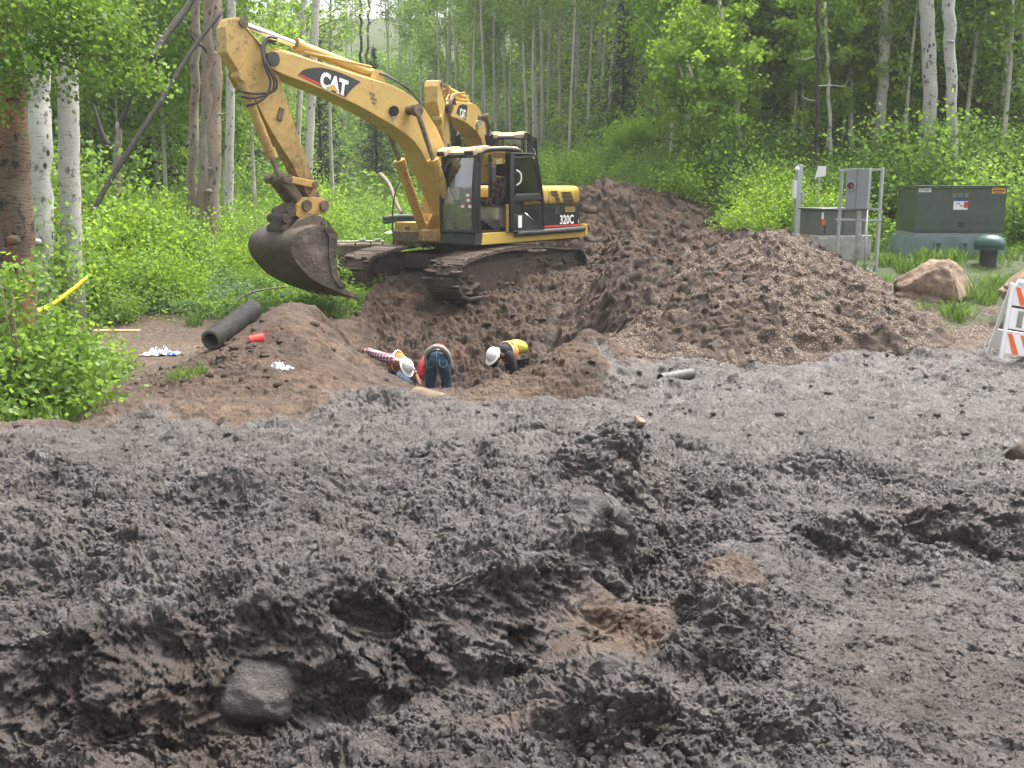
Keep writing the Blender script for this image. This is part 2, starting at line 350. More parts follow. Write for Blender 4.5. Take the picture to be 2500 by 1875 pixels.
# ------------------------------------------------------------------ terrain
def gauss(x, y, cx, cy, sx, sy, rot=0.0):
    c, s = math.cos(rot), math.sin(rot); u = (x - cx) * c + (y - cy) * s; v = -(x - cx) * s + (y - cy) * c
    return np.exp(-0.5 * ((u / sx) ** 2 + (v / sy) ** 2))
def boxm(x, y, x0, x1, y0, y1, f):
    return ss((x - x0) / f + .5) * ss((x1 - x) / f + .5) * ss((y - y0) / f + .5) * ss((y1 - y) / f + .5)
def H(x, y):
    """macro height of the ground"""
    x = np.asarray(x, dtype=np.float64); y = np.asarray(y, dtype=np.float64)
    near = np.interp(y, [0, 3, 5, 8, 10, 12, 15, 18, 20, 22, 24], [.62, .52, .48, .25, .02, -.2, -.3, -.28, -.1, .02, .1])
    t = np.clip(y - 24, 0, 130)
    hx = ss((x + 2) / 22.) * np.clip(t + 2 - 2, 0, 70) * .48
    far = .1 + .045 * t + hx + .25 * ss(t / 4) + .22 * np.clip(y - 54, 0, 80)
    h = np.where(y < 24, near, far)
    # rising right side behind the gravel pile
    h = h + ss((x - 3.2) / 2.5) * np.interp(y, [14, 17, 19, 20.5, 24, 28], [0, .15, .60, .78, .75, .5])
    # left bank rises slowly under the bushes
    h = h + ss((-x - 3.5) / 3.) * np.interp(y, [0, 10, 17, 22, 30, 40], [0, 0, .1, .45, .6, .0])
    # mud bank in the foreground, its broken face runs diagonally
    w = .16 * perlin(x * 2.1, y * 2.1, 31) + .07 * perlin(x * 6, y * 6, 33)
    ex_ = [-4, -2, -.92, -.66, -.45, .05, .29, .52, .72, .88, 1.05]; ey_ = [2.35, 2.72, 2.98, 3.14, 3.36, 3.56, 3.84, 4.15, 5.0, 6.3, 7.6]
    e = np.interp(x, ex_, ey_); de = (np.interp(x + .06, ex_, ey_) - np.interp(x - .06, ex_, ey_)) / .12
    dd = (y - e) / np.sqrt(1 + de ** 2) + .45 * w
    h = h - .06 * ss((x + 2) / 2) * (1 - ss((y - 5.5) / 2)) + .40 * ss(dd / .29) * (1 - ss((y - 4.2) / 5.0)) * ss((1.35 - x) / .5) * (.92 + .22 * perlin(x * .9, y * .9, 35))
    # ridge of torn mud on the right and heaps
    e2 = np.interp(x, [.3, 1.0, 2.4, 4.0], [5.0, 4.75, 4.9, 5.6]) + w
    h = h + .24 * ss((y - e2) / .42) * (1 - ss((y - 5.6) / 2.0)) * ss((x - .25) / .5) * (.7 + .5 * perlin(x * 1.1, y * 1.1, 37))
    h = h + .20 * gauss(x, y, .98, 4.25, .22, .34, -.5) + .14 * gauss(x, y, .38, 3.35, .16, .2) + .09 * gauss(x, y, .85, 3.25, .3, .1)
    h = h + .10 * gauss(x, y, 2.3, 6.3, .9, .22, .2) + .12 * gauss(x, y, 1.3, 7.2, .6, .3, .5) + .1 * gauss(x, y, .55, 6.0, .35, .25)
    h = h - .16 * gauss(x, y, .62, 5.1, .35, .5, -.6) - .06 * gauss(x, y, .35, 3.9, .3, .3)
    # mud lip in front of the pit
    h = h + .20 * gauss(x, y, -1.45, 10.0, .55, .42) + .04 * gauss(x, y, .1, 10.5, .9, .35) + .12 * gauss(x, y, -3.3, 9.6, .9, .4) - .10 * gauss(x, y, -.2, 12.0, 1.8, .55)
    h = h - .10 * boxm(x, y, -.3, 1.15, 7.4, 8.7, .35)
    # brown mound left of the pit
    h = h + .78 * gauss(x, y, -3.15, 14.9, .60, 1.25, .25) + .52 * gauss(x, y, -3.25, 12.9, .85, 1.1, .3)
    # the pit
    pit = boxm(x, y, -2.6, .75, 14.1, 17.1, .6)
    floor = np.interp(y, [13, 16.9, 17.5, 19.2, 20.8, 22], [-1.32, -1.32, -1.12, -.48, .06, .14])
    slope = boxm(x, y, -2.9, 1.5, 16.4, 21.7, 1.0)
    h = h * (1 - pit) + (-1.32) * pit
    h = np.where(y > 16.4, h * (1 - slope) + np.minimum(h, floor) * slope, h)
    h = h - .34 * gauss(x, y, -.95, 13.6, .75, .85) - .10 * gauss(x, y, -.2, 12.4, .9, .5)
    h = h + .50 * gauss(x, y, .90, 14.2, .40, .8) - .36 * gauss(x, y, .75, 12.5, .42, .45)
    # scoop with orange soil to the right of the pit
    h = h - .35 * gauss(x, y, 1.3, 17.3, .55, .6)
    # pad under the tracks
    pad = boxm(x, y, -4.6, 3.2, 21.0, 26, 1.2)
    h = h * (1 - pad) + (.25 + .06 * perlin(x * 1.5, y * 1.5, 45)) * pad
    h = h + .28 * gauss(x, y, -1.9, 20.3, 1.3, .35) * .4
    # terrace for the second machine, cart track
    p2 = boxm(x, y, -4, 2.5, 28.5, 36, 3)
    h = h * (1 - p2) + .78 * p2
    return h + .10 * perlin(x * .35, y * .35, 41) * ss((y - 22) / 10)
def Hs(x, y): return float(H(np.array([float(x)]), np.array([float(y)]))[0])

def pile_gravel(x, y):
    r = np.sqrt(((x - 4.25) / 2.6) ** 2 + ((y - 18.2) / 3.2) ** 2); a = 1.45 * np.clip(1 - r, 0, 1) ** .95
    r = np.sqrt(((x - 3.1) / 1.9) ** 2 + ((y - 18.6) / 2.2) ** 2); b = 1.15 * np.clip(1 - r, 0, 1)
    r = np.sqrt(((x - 5.9) / 1.3) ** 2 + ((y - 16.6) / 1.5) ** 2); c = .45 * np.clip(1 - r, 0, 1)
    r = np.sqrt(((x - 2.2) / 1.6) ** 2 + ((y - 18.8) / 2.4) ** 2); d = .95 * np.clip(1 - r, 0, 1)
    r = np.sqrt(((x - 3.4) / 2.2) ** 2 + ((y - 16.3) / 1.8) ** 2); g = .5 * np.clip(1 - r, 0, 1)
    k = 7.0; s_ = np.log(np.exp(k * a) + np.exp(k * b) + np.exp(k * c) + np.exp(k * d) + np.exp(k * g) - 4) / k
    m_ = ss(s_ / .12)
    return s_ + m_ * (.10 * perlin(x * 1.3, y * 1.3, 51) + .07 * perlin(x * 3, y * 3, 52))
def pile_dirt(x, y):
    r = np.sqrt(((x - 2.4) / 3.0) ** 2 + ((y - 27.4) / 2.7) ** 2); a = 1.62 * np.clip(1 - r, 0, 1) ** .8
    r = np.sqrt(((x - 1.2) / 2.3) ** 2 + ((y - 27.2) / 2.0) ** 2); b = 1.0 * np.clip(1 - r, 0, 1)
    r = np.sqrt(((x - 3.6) / 2.3) ** 2 + ((y - 23.8) / 2.3) ** 2); c = .75 * np.clip(1 - r, 0, 1)
    k = 6.0; s_ = np.log(np.exp(k * a) + np.exp(k * b) + np.exp(k * c) - 2) / k
    m_ = ss(s_ / .15)
    return s_ + m_ * (.16 * perlin(x * 1.1, y * 1.1, 61) + .08 * perlin(x * 3, y * 3, 62))

def ymud(x):
    return np.interp(x, [-9, -5.2, -3.9, -3.3, -2.8, -2.4, -2.0, -1.75, -.9, 0, 1.05, 1.4, 2.2, 3.4, 6.9, 12], [6.2, 7.0, 8.2, 9.4, 8.8, 8.3, 8.8, 10.4, 11.3, 11.0, 11.7, 14.3, 15.3, 15.4, 15.2, 15.0])
def zones(x, y):
    n = .5 * perlin(x * .9, y * .9, 71) + .25 * perlin(x * 3, y * 3, 72)
    mud = ss((ymud(x + .5 * perlin(x * 1.7, y * 1.7, 73)) - y + n * .9 + .25 * perlin(x * 9, y * 9, 74)) / .5 + .5)
    # brown windows in the mud of the foreground
    br = 1.05 * gauss(x, y, .42, 3.82, .20, .32, -.45) + .7 * gauss(x, y, .95, 4.3, .12, .28, .4) + .55 * gauss(x, y, -.05, 3.2, .45, .09, .2) + .5 * gauss(x, y, 1.5, 3.9, .35, .07)
    mud = mud * (1 - .85 * ss((br + n * .4 - .42) / .35))
    mud = np.maximum(mud, .8 * ss(gauss(x, y, 1.7, 18.8, .9, 1.3) * 1.6 + n - .5))
    xl = np.interp(y, [8, 12, 13.5, 15, 17, 17.8], [-4.4, -4.5, -5.0, -6.0, -7.3, -7.6]); yt = np.interp(x, [-14, -4.4, -3.1, -2.3], [17.6, 17.8, 18.8, 23])
    gl = np.maximum(ss((xl - x + n * .8) / .5), ss((y - yt + n * .9) / .6)) * (x < -2.0)
    gr = ss((y - np.interp(x, [3, 5.5, 7, 9, 14], [26, 18.5, 17.6, 16.8, 15.8]) + n * 1.6) / .9) * (x > 3)
    gf = ss((y - 29 + n * 2) / 3) * (1 - boxm(x, y, -7, 3.5, 20, 40, 5))
    grass = np.clip(np.maximum(np.maximum(gl, gr), gf), 0, 1) * (1 - mud)
    grav = boxm(x, y, -6.8, -3.9, 12.2, 17.8, .8) * (.45 + .8 * n) + boxm(x, y, 5.2, 9, 15.6, 18.6, 1.0)
    trk = ss(1 - np.abs(y - 45 - (x + 12) * -.3) / 2.0) * ss((-x - 3) / 3)
    grass = grass * (1 - trk)
    crumb = ss(perlin(x * 1.3, y * 1.3, 87) * 1.6 + .25) * .6 + .6 * ss(perlin(x * 2.6, y * 2.6, 188) * 1.8 + .1) * ss(perlin(x * 9, y * 9, 189) + .6)  # crumbly mud mask; also drives the shade painted into the mud colour
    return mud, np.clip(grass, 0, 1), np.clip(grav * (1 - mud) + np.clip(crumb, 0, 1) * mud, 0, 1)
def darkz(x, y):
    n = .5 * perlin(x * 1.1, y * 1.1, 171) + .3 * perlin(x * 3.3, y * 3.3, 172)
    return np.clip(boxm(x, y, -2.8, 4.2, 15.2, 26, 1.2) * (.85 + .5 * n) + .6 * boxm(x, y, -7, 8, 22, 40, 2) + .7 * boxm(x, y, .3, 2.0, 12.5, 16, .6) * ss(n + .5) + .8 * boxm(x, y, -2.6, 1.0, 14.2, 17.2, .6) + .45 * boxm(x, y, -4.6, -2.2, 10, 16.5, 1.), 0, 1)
def micro(x, y, mud, grass, r, yy=None):
    yy = y if yy is None else yy
    wx = x + .06 * perlin(x * 5, y * 5, 81); wy = y + .06 * perlin(x * 5, y * 5, 83)
    smooth = boxm(x, yy, -.25, 1.05, 7.5, 8.6, .3) + .62 * ss((perlin(x * .45, y * .9, 85) - .12) / .3) * (yy < 16) * ss((x - .6) / 1.0) + .7 * boxm(x, yy, 1.1, 5, 2.2, 4.55, .5) + .12 * boxm(x, yy, 2.6, 9, 6.2, 12, 2.) + .9 * boxm(x, yy, -9, -2.6, 6.1, 7.0, .5)
    smooth = np.clip(smooth, 0, 1)
    rough = 1 - .72 * smooth
    bl = lambda f, sd: np.abs(perlin(wx * f + .3 * perlin(wx * f * .7, wy * f * .7, sd + 40), wy * f, sd))
    ux = wx + .022 * perlin(wx * 21, wy * 21, 141) + .008 * perlin(wx * 60, wy * 60, 143); uy = wy + .022 * perlin(wx * 21, wy * 21, 142) + .008 * perlin(wx * 60, wy * 60, 144)
    lump = ss(perlin(x * 1.3, y * 1.3, 87) * 1.6 + .35); cr = .35 + .65 * ss(perlin(x * 2.1, y * 2.1, 88) * 1.5 + .6)
    mc = .075 * clods(ux / .36, uy / .36, 1) * lump + .060 * clods(ux / .16, uy / .16, 2) * cr + .036 * clods(ux / .075, uy / .075, 3) * cr + .022 * clods(ux / .038, uy / .038, 8) + .012 * clods(ux / .02, uy / .02, 9) * (r < 9)
    mc = mc + .06 * fbm(x * 2.0, y * 2.0, 3, 90) + .030 * bl(9, 96) + .022 * bl(30, 97) + .014 * bl(70, 99) * (r < 11)
    hm = mc * rough + .010 * perlin(x * 9, y * 30, 98) * smooth
    hd = .05 * clods(wx / .45, wy / .45, 4) * ss(perlin(x, y, 89) * 1.5 + .3) + .028 * clods(wx / .17, wy / .17, 5) + .04 * fbm(x * 1.6, y * 1.6, 5, 100) + .02 * np.abs(fbm(wx * 6, wy * 6, 3, 104))
    path = boxm(x, yy, -7, -3.0, 12.5, 18, .8)
    hd = hd + .02 * bl(12, 111) + .016 * bl(28, 112) + (.030 * clods(ux / .08, uy / .08, 14) + .018 * clods(ux / .04, uy / .04, 15)) * cr
    hd = hd * (1 - .7 * path) + .085 * boxm(x, yy, -3, 3.5, 16, 26, 1.0) * (np.abs(fbm(wx * 4, wy * 4, 4, 108)) * 1.6 + clods(wx / .3, wy / .3, 6))
    h = hm * mud + hd * (1 - mud) * (1 - .6 * grass)
    return (h - .09 * mud - .03 * (1 - mud)) * (1 - ss((r - 45) / 20))

th = np.concatenate([np.linspace(-180, -44, 110, endpoint=False), np.linspace(-44, -29, 170, endpoint=False), np.linspace(-29, 29, 1150, endpoint=False), np.linspace(29, 44, 170, endpoint=False), np.linspace(44, 180, 110, endpoint=False)])
th = np.radians(th)
rr_ = np.concatenate([np.geomspace(.25, 2.2, 40, endpoint=False), np.geomspace(2.2, 3.0, 120, endpoint=False), np.geomspace(3.0, 6.5, 600, endpoint=False), np.geomspace(6.5, 12, 290, endpoint=False), np.geomspace(12, 32, 520, endpoint=False), np.geomspace(32, 60, 110, endpoint=False), np.geomspace(60, 420, 50)])
TH, RR = np.meshgrid(th, rr_)
GX = (RR * np.sin(TH)).ravel(); GY = (RR * np.cos(TH)).ravel(); nr, nth = TH.shape
mudz, grassz, gravz = zones(GX, GY)
GH = H(GX, GY); GM = micro(GX, GY + .9 * GH, mudz, grassz, RR.ravel(), GY)
_e = .03; _nx = -(H(GX + _e, GY) - GH) / _e; _ny = -(H(GX, GY + _e) - GH) / _e
_l = 1 / np.sqrt(_nx ** 2 + _ny ** 2 + 1)
_vy = GY + .9 * GH; _am = (.032 * mudz + .02 * (1 - mudz)) * (1 - ss((RR.ravel() - 20) / 10))
LX = _nx * _l * GM + _am * (.35 * perlin(GX * 4.5, _vy * 4.5, 151) + .15 * perlin(GX * 13, _vy * 13, 152) + .18 * perlin(GX * 33, _vy * 33, 155) + .2 * perlin(GX * 70, _vy * 70, 157))
LY = _ny * _l * GM + _am * (.35 * perlin(GX * 4.5, _vy * 4.5, 153) + .15 * perlin(GX * 13, _vy * 13, 154) + .18 * perlin(GX * 33, _vy * 33, 156) + .2 * perlin(GX * 70, _vy * 70, 158)) - .3 * GM * mudz
GM = GM * _l
idx = np.arange(nr * nth).reshape(nr, nth); nx = np.roll(idx, -1, axis=1)
FQ = np.stack([idx[:-1].ravel(), nx[:-1].ravel(), nx[1:].ravel(), idx[1:].ravel()], 1)[:, ::-1]

# ground shader
def ground_mat(name, pile=None):
    m = MT(name, 0.7); co = m.pos()
    at_ = m.n.new('ShaderNodeAttribute'); at_.attribute_name = 'zone'
    sep = m.n.new('ShaderNodeSeparateColor'); m.l.new(at_.outputs['Color'], sep.inputs[0])
    nbig = m.noise(co, .9, 6, .6); nmid = m.noise(co, 5, 8, .65); nf = m.noise(co, 40, 6, .7)
    mud = m.mix(m.ramp(nmid, [(.35, 0.), (.65, 1.)]), (.064, .054, .049), (.152, .134, .127))
    mud = m.mix(m.ramp(nbig, [(.54, 0.), (.70, .6)]), mud, (.085, .062, .046))
    mud = m.mix(m.ramp(m.noise(co, 11, 5, .6), [(.62, 0.), (.72, .5)]), mud, (.040, .030, .024))
    dirt = m.ramp(nmid, [(.3, (.042, .026, .017)), (.5, (.108, .067, .042)), (.72, (.185, .127, .085))])
    dirt = m.mix(m.ramp(nbig, [(.42, 0.), (.62, .8)]), dirt, (.055, .037, .026))
    vc = m.voro(co, 34, 'F1', 'Color'); vd = m.voro(co, 34, 'F1', 'Distance')
    sc_ = m.n.new('ShaderNodeSeparateColor'); m.l.new(vc, sc_.inputs[0])
    peb = m.ramp(sc_.outputs[0], [(0., (.07, .046, .032)), (.45, (.165, .113, .080)), (.8, (.28, .205, .155)), (1., (.42, .335, .275))])
    grav = m.mix(m.ramp(vd, [(.3, 0.), (.62, 1.)]), peb, (.07, .05, .035))
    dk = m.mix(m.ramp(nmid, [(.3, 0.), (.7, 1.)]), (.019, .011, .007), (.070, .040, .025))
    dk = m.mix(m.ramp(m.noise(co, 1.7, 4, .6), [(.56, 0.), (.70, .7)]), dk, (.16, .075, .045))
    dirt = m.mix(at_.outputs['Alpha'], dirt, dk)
    speck = m.math('MULTIPLY', m.ramp(sc_.outputs[1], [(.95, 0.), (.96, 1.)], 'CONSTANT'), m.ramp(vd, [(.25, .5), (.4, 0.)]))
    dirt = m.mix(speck, dirt, peb)
    grassc = m.ramp(nmid, [(.3, (.03, .035, .014)), (.6, (.055, .085, .022)), (.8, (.10, .13, .035))])
    mud = m.mix(m.math('MULTIPLY', m.ramp(sc_.outputs[1], [(.972, 0.), (.976, 1.)], 'CONSTANT'), m.ramp(vd, [(.22, .8), (.34, 0.)])), mud, (.22, .15, .10))
    mud = m.mix(sep.outputs[2], mud, m.ramp(nmid, [(.35, (.040, .033, .029)), (.65, (.105, .091, .085))]))  # crumbly mud painted darker, standing in for the shade among its lumps
    c = m.mix(sep.outputs[2], dirt, grav)
    c = m.mix(sep.outputs[1], c, grassc)
    c = m.mix(sep.outputs[0], c, mud)
    m.inp('Base Color', c)
    rg = m.mix(sep.outputs[0], m.ramp(nf, [(.3, .75), (.7, .95)]), m.ramp(m.noise(co, 8, 6, .7), [(.35, .18), (.65, .45)]))
    m.inp('Roughness', rg)
    h = m.math('MULTIPLY', nf, .030)
    h = m.math('ADD', h, m.math('MULTIPLY', m.noise(co, 130, 4, .7), .009))
    hp = m.math('MULTIPLY', m.math('SUBTRACT', .6, vd), .02)
    h = m.math('ADD', h, m.math('MULTIPLY', hp, sep.outputs[2]))
    b = m.bump(h, 1.0, 1.0)
    return m.m
M['ground'] = ground_mat('earth_and_mud')
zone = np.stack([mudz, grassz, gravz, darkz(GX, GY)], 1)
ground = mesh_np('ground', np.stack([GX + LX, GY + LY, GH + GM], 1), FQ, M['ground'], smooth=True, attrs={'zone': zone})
tag(ground, kind='structure')

def pile_obj(name, fn, bb, zfun, amp, label, cat):
    x0, x1, y0, y1 = bb
    sel = (GX > x0) & (GX < x1) & (GY > y0) & (GY < y1)
    P = np.full(GX.shape, -1.0); P[sel] = fn(GX[sel], GY[sel])
    inside = P > .015
    keep = inside[FQ].any(axis=1) & sel[FQ].all(axis=1)
    F = FQ[keep]; used = np.unique(F); remap = -np.ones(len(GX), dtype=np.int64); remap[used] = np.arange(len(used))
    x = GX[used]; y = GY[used]; p = P[used]; z = zfun(x, y); v_ = y + GH[used] + p
    mc = micro(x, v_, z[:, 0], np.zeros_like(x), np.full_like(x, 10.)); wx = x + .1 * perlin(x * 4, v_ * 4, 121) + .03 * perlin(x * 14, v_ * 14, 126); wy = v_ + .1 * perlin(x * 4, v_ * 4, 122) + .03 * perlin(x * 14, v_ * 14, 127)
    def exf(u, v):
        u = u + .1 * perlin(u * 4, v * 4, 121) + .03 * perlin(u * 14, v * 14, 126); v = v + .1 * perlin(u * 4, v * 4, 122) + .03 * perlin(u * 14, v * 14, 127)
        return amp * (.9 * clods(u / .42, v / .42, 11) * ss(perlin(u * 1.2, v * 1.2, 123) * 1.8 + .3) + .45 * clods(u / .16, v / .16, 12) + .8 * np.abs(fbm(u * 3.2, v * 3.2, 4, 124)) + .35 * clods(u / .08, v / .08, 13) + .5 * np.abs(perlin(u * 12, v * 12, 128)))
    gx_ = np.abs(fn(x + .05, y) - fn(x - .05, y)) / .1; gy_ = np.abs(fn(x, y + .05) - fn(x, y - .05)) / .1
    W = np.stack([gx_ ** 3, gy_ ** 3, np.full_like(x, .35)]); W /= W.sum(0); hz_ = (GH[used] + p) * 1.25
    ex = W[2] * exf(x, y) + W[1] * exf(x + 7, hz_ + y * .3) + W[0] * exf(y + 3, hz_ + x * .3)
    zz = GH[used] + GM[used] * (1 - ss(p / .2)) + p + (ex + mc * .6) * ss(p / .2)
    zz = np.where(p < .02, GH[used] + GM[used] - .05, zz)
    lat = amp * .5 * ss(p / .2)
    o = mesh_np(name, np.stack([x + lat * perlin(x * 6, v_ * 6, 160), y + lat * perlin(x * 6, v_ * 6, 161) - .5 * ex * ss(p / .2), zz], 1), remap[F], M['ground'], smooth=True, attrs={'zone': z})
    return tag(o, label, cat)
def z_gravel(x, y):
    n = perlin(x * .8, y * .8, 131) + .6 * perlin(x * 2.6, y * 2.6, 132) + .4 * perlin(x * 7, y * 7, 133)
    mud = ss((n - .10 + .9 * gauss(x, y, 2.2, 19.0, .9, 1.6) + .7 * gauss(x, y, 3.9, 17.0, .8, .45) - .25*gauss(x,y,5,17.,1.,1.)) / .35)
    mud = np.clip(mud, 0, 1)
    return np.stack([mud * .08, mud * 0, (1 - mud) * .95, .95 + 0 * x], 1)
def z_dirt(x, y):
    n = perlin(x * .8, y * .8, 141) + .5 * perlin(x * 3, y * 3, 142)
    return np.stack([.08 * ss((n - .1) / .4), 0 * x, .12 * ss(-n), .8 - .3 * ss(-n)], 1)
pile_obj('gravel_pile', pile_gravel, (0, 8.5, 13.5, 22.5), z_gravel, .10, 'wide heap of mixed gravel and dark mud beside the excavated pit', 'gravel pile')
pile_obj('dirt_pile', pile_dirt, (-2.5, 7.5, 20.5, 31), z_dirt, .13, 'high heap of reddish brown soil behind the nearer excavator', 'dirt pile')
def hit(px, py, y0=2.4):
    """where the sight line through a photo pixel first meets the ground"""
    r = ray(px, py); Y = y0 + np.arange(0, 40, .01); t = Y / r.y; x = r.x * t; z = CAMZ + r.z * t; k = int(np.argmax(z < H(x, Y) + .02)); return Vector((float(x[k]), float(Y[k]), float(H(x, Y)[k])))
def Hall(x, y):
    a = np.array([float(x)]); b = np.array([float(y)])
    h = float(H(a, b)[0])
    if 0 < x < 8.5 and 13.5 < y < 22.5: h += max(0, float(pile_gravel(a, b)[0]))
    if -2.5 < x < 7.5 and 20.5 < y < 31: h += max(0, float(pile_dirt(a, b)[0]))
    return h

# ---- loose crumbs and lumps lying on the mud and the soil
def crumbs(name, n, x0, x1, y0, y1, s0, s1, seed, wfun, sub=2, pile=None, zf=None):
    g = np.random.default_rng(seed); b2 = bmesh.new(); bmesh.ops.create_icosphere(b2, subdivisions=sub, radius=1)
    T = np.array([v.co[:] for v in b2.verts]); TF = np.array([[v.index for v in f.verts] for f in b2.faces]); b2.free()
    y = y0 * (y1 / y0) ** g.random(n); x = g.uniform(-1, 1, n) * .60 * y; k = (x > x0) & (x < x1) & (wfun(x, y) > g.random(n)); x = x[k]; y = y[k]; n = len(x)
    z = H(x, y); sl = np.hypot(H(x + .04, y) - z, H(x, y + .04) - z) / .04
    if y1 < 16: k = sl < .45; x = x[k]; y = y[k]; z = z[k]; n = len(x)
    md, gz, gv = zones(x, y); z = z - .012 + micro(x, y + .9 * z, md, gz, np.hypot(x, y), y)
    if pile: z = z + pile(x, y) + .03; zc_ = zf(x, y)
    s = s0 * (s1 / s0) ** (g.random(n) ** 1.6) * (y / 6) ** .55
    a = g.uniform(0, 6.28, n); sc = g.uniform(.6, 1.25, (n, 3)) * np.array([1, 1, .75])
    nz = 1 + .22 * perlin((T[None, :, 0] * 1.7 + g.uniform(0, 99, n)[:, None]), (T[None, :, 1] * 1.7 + T[None, :, 2] * 1.3 + g.uniform(0, 99, n)[:, None]), 5) + .25 * perlin((T[None, :, 0] * 4 + g.uniform(0, 99, n)[:, None]), (T[None, :, 1] * 4 - T[None, :, 2] * 3.3 + g.uniform(0, 99, n)[:, None]), 6) + g.uniform(-.16, .16, (n, len(T)))
    V = T[None] * nz[..., None] * sc[:, None] * s[:, None, None]; c, q = np.cos(a)[:, None], np.sin(a)[:, None]
    V = np.stack([V[..., 0] * c - V[..., 1] * q, V[..., 0] * q + V[..., 1] * c, V[..., 2]], -1) + np.stack([x, y - .02, z + s * .15], 1)[:, None]
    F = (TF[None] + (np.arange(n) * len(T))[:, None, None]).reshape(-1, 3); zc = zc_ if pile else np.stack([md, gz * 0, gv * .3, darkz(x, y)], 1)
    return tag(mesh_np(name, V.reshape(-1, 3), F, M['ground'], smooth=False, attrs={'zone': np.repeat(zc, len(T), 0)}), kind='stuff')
crumbs('mud_clods', 15000, -6, 9, 2.4, 15.5, .005, .032, 501, lambda x, y: zones(x, y)[0] * ss(perlin(x * 1.1, y * 1.1, 502) + .75) * (1 - .8 * boxm(x, y, -.25, 1.05, 7.5, 8.6, .3)))
crumbs('soil_clods', 5000, -5, 6, 10.5, 26, .005, .045, 503, lambda x, y: (1 - zones(x, y)[0]) * (1 - zones(x, y)[1]) * (x > -5))
crumbs('mud_crumbs', 52000, -4, 5, 2.35, 7.5, .004, .014, 511, lambda x, y: zones(x, y)[0] * (.25 + .75 * zones(x, y)[2]), 1)
crumbs('pile_clods', 6000, .4, 8, 14, 21.5, .010, .060, 521, lambda x, y: (pile_gravel(x, y) > .05) * (.04 + .96 * (z_gravel(x, y)[:, 0] > .12)), 2, pile_gravel, lambda x, y: z_gravel(x, y) * np.array([.4, 0, .2, 1.0]))
crumbs('pile_clods', 5000, -2, 7, 21.5, 30, .015, .075, 523, lambda x, y: (pile_dirt(x, y) > .05) * 1.0, 2, pile_dirt, z_dirt)
crumbs('track_clods', 900, -4.2, 2.4, 19.2, 22.8, .012, .055, 525, lambda x, y: 1 - zones(x, y)[1])
# ------------------------------------------------------------------ vegetation
def leaf_mat(name, a, b, c, tr=0.58):
    m = MT(name, 0.55); m.n.remove(m.p)
    g = m.n.new('ShaderNodeNewGeometry'); oi = m.n.new('ShaderNodeObjectInfo')
    f = m.math('ADD', m.math('MULTIPLY', g.outputs['Random Per Island'], .65), m.math('MULTIPLY', oi.outputs['Random'], .35))
    cc = m.ramp(f, [(0.05, a), (0.5, b), (0.95, c)])
    d = m.n.new('ShaderNodeBsdfPrincipled'); d.inputs['Roughness'].default_value = .5; d.inputs['Specular IOR Level'].default_value = .35
    t = m.n.new('ShaderNodeBsdfTranslucent'); mx = m.n.new('ShaderNodeMixShader'); mx.inputs[0].default_value = tr
    m.l.new(cc, d.inputs['Base Color']); 
    tc = m.mix(1.0, cc, (1.25, 1.25, .7), 'MULTIPLY'); m.l.new(tc, t.inputs[0])
    m.l.new(d.outputs[0], mx.inputs[1]); m.l.new(t.outputs[0], mx.inputs[2]); m.l.new(mx.outputs[0], m.out.inputs[0]); return m.m
M['leaf_aspen'] = leaf_mat('aspen_leaves', (.13, .21, .045), (.22, .34, .07), (.33, .46, .13))
M['leaf_young'] = leaf_mat('young_aspen_leaves', (.14, .24, .03), (.22, .35, .045), (.32, .46, .08))
M['leaf_shrub'] = leaf_mat('shrub_leaves', (.11, .185, .04), (.19, .31, .065), (.30, .43, .13))
M['leaf_near'] = leaf_mat('near_dark_leaves', (.09, .16, .035), (.155, .26, .055), (.26, .38, .10), .55)
M['leaf_dark'] = leaf_mat('spruce_needles', (.012, .03, .012), (.022, .05, .02), (.04, .08, .03), .15)
M['leaf_grass'] = leaf_mat('grass_blades', (.065, .125, .03), (.11, .19, .045), (.18, .27, .085))

def bark_mat(name, base, dark, k=1.0, warm=None, scars=True):
    m = MT(name, 0.8); co = m.coord(); 
    n1 = m.noise(m.coord(scale=(3, 3, 1.)), 1.5, 5, .6)
    dash = m.noise(m.coord(scale=(3.5, 3.5, 30)), 2.2, 4, .6)
    vo = m.voro(m.coord(scale=(5.5, 5.5, 3.4)), 1.0, 'F1', 'Distance')
    c = m.mix(m.ramp(n1, [(.3, 0.), (.75, 1.)]), base, tuple(v * .72 for v in base))
    if warm: c = m.mix(m.ramp(m.noise(m.coord(scale=(3, 3, .5)), 1.3, 5, .6), [(.45, 0.), (.62, 1.)]), c, warm)
    c = m.mix(m.ramp(dash, [(.57, 0.), (.63, .6 * k)]), c, dark)
    if scars: c = m.mix(m.ramp(vo, [(.14, 1.0), (.22, 0.)]), c, dark)
    n3 = m.noise(m.coord(scale=(3, 3, 1.6)), 2.6, 6, .7)
    c = m.mix(m.ramp(n3, [(.57, 0.), (.62, .85 * k)]), c, dark)
    m.inp('Base Color', c); m.bump(m.math('ADD', dash, n3), .01 * k); return m.m
M['bark_white'] = bark_mat('white_aspen_bark', (.50, .50, .46), (.045, .04, .04), .9)
M['bark_far'] = bark_mat('pale_aspen_bark', (.62, .60, .53), (.12, .11, .10), .7)
M['bark_grey'] = bark_mat('grey_dead_wood', (.27, .235, .195), (.06, .05, .045), 1.0, warm=(.24, .165, .11))
M['bark_brown'] = bark_mat('brown_old_bark', (.155, .11, .075), (.03, .022, .018), 1.6, warm=(.27, .11, .045), scars=False)
M['bark_dark'] = bark_mat('charred_dark_bark', (.05, .045, .04), (.012, .011, .01), 1.6, scars=False)
M['twig'] = plain('brown_twig', (.10, .075, .05), .9)

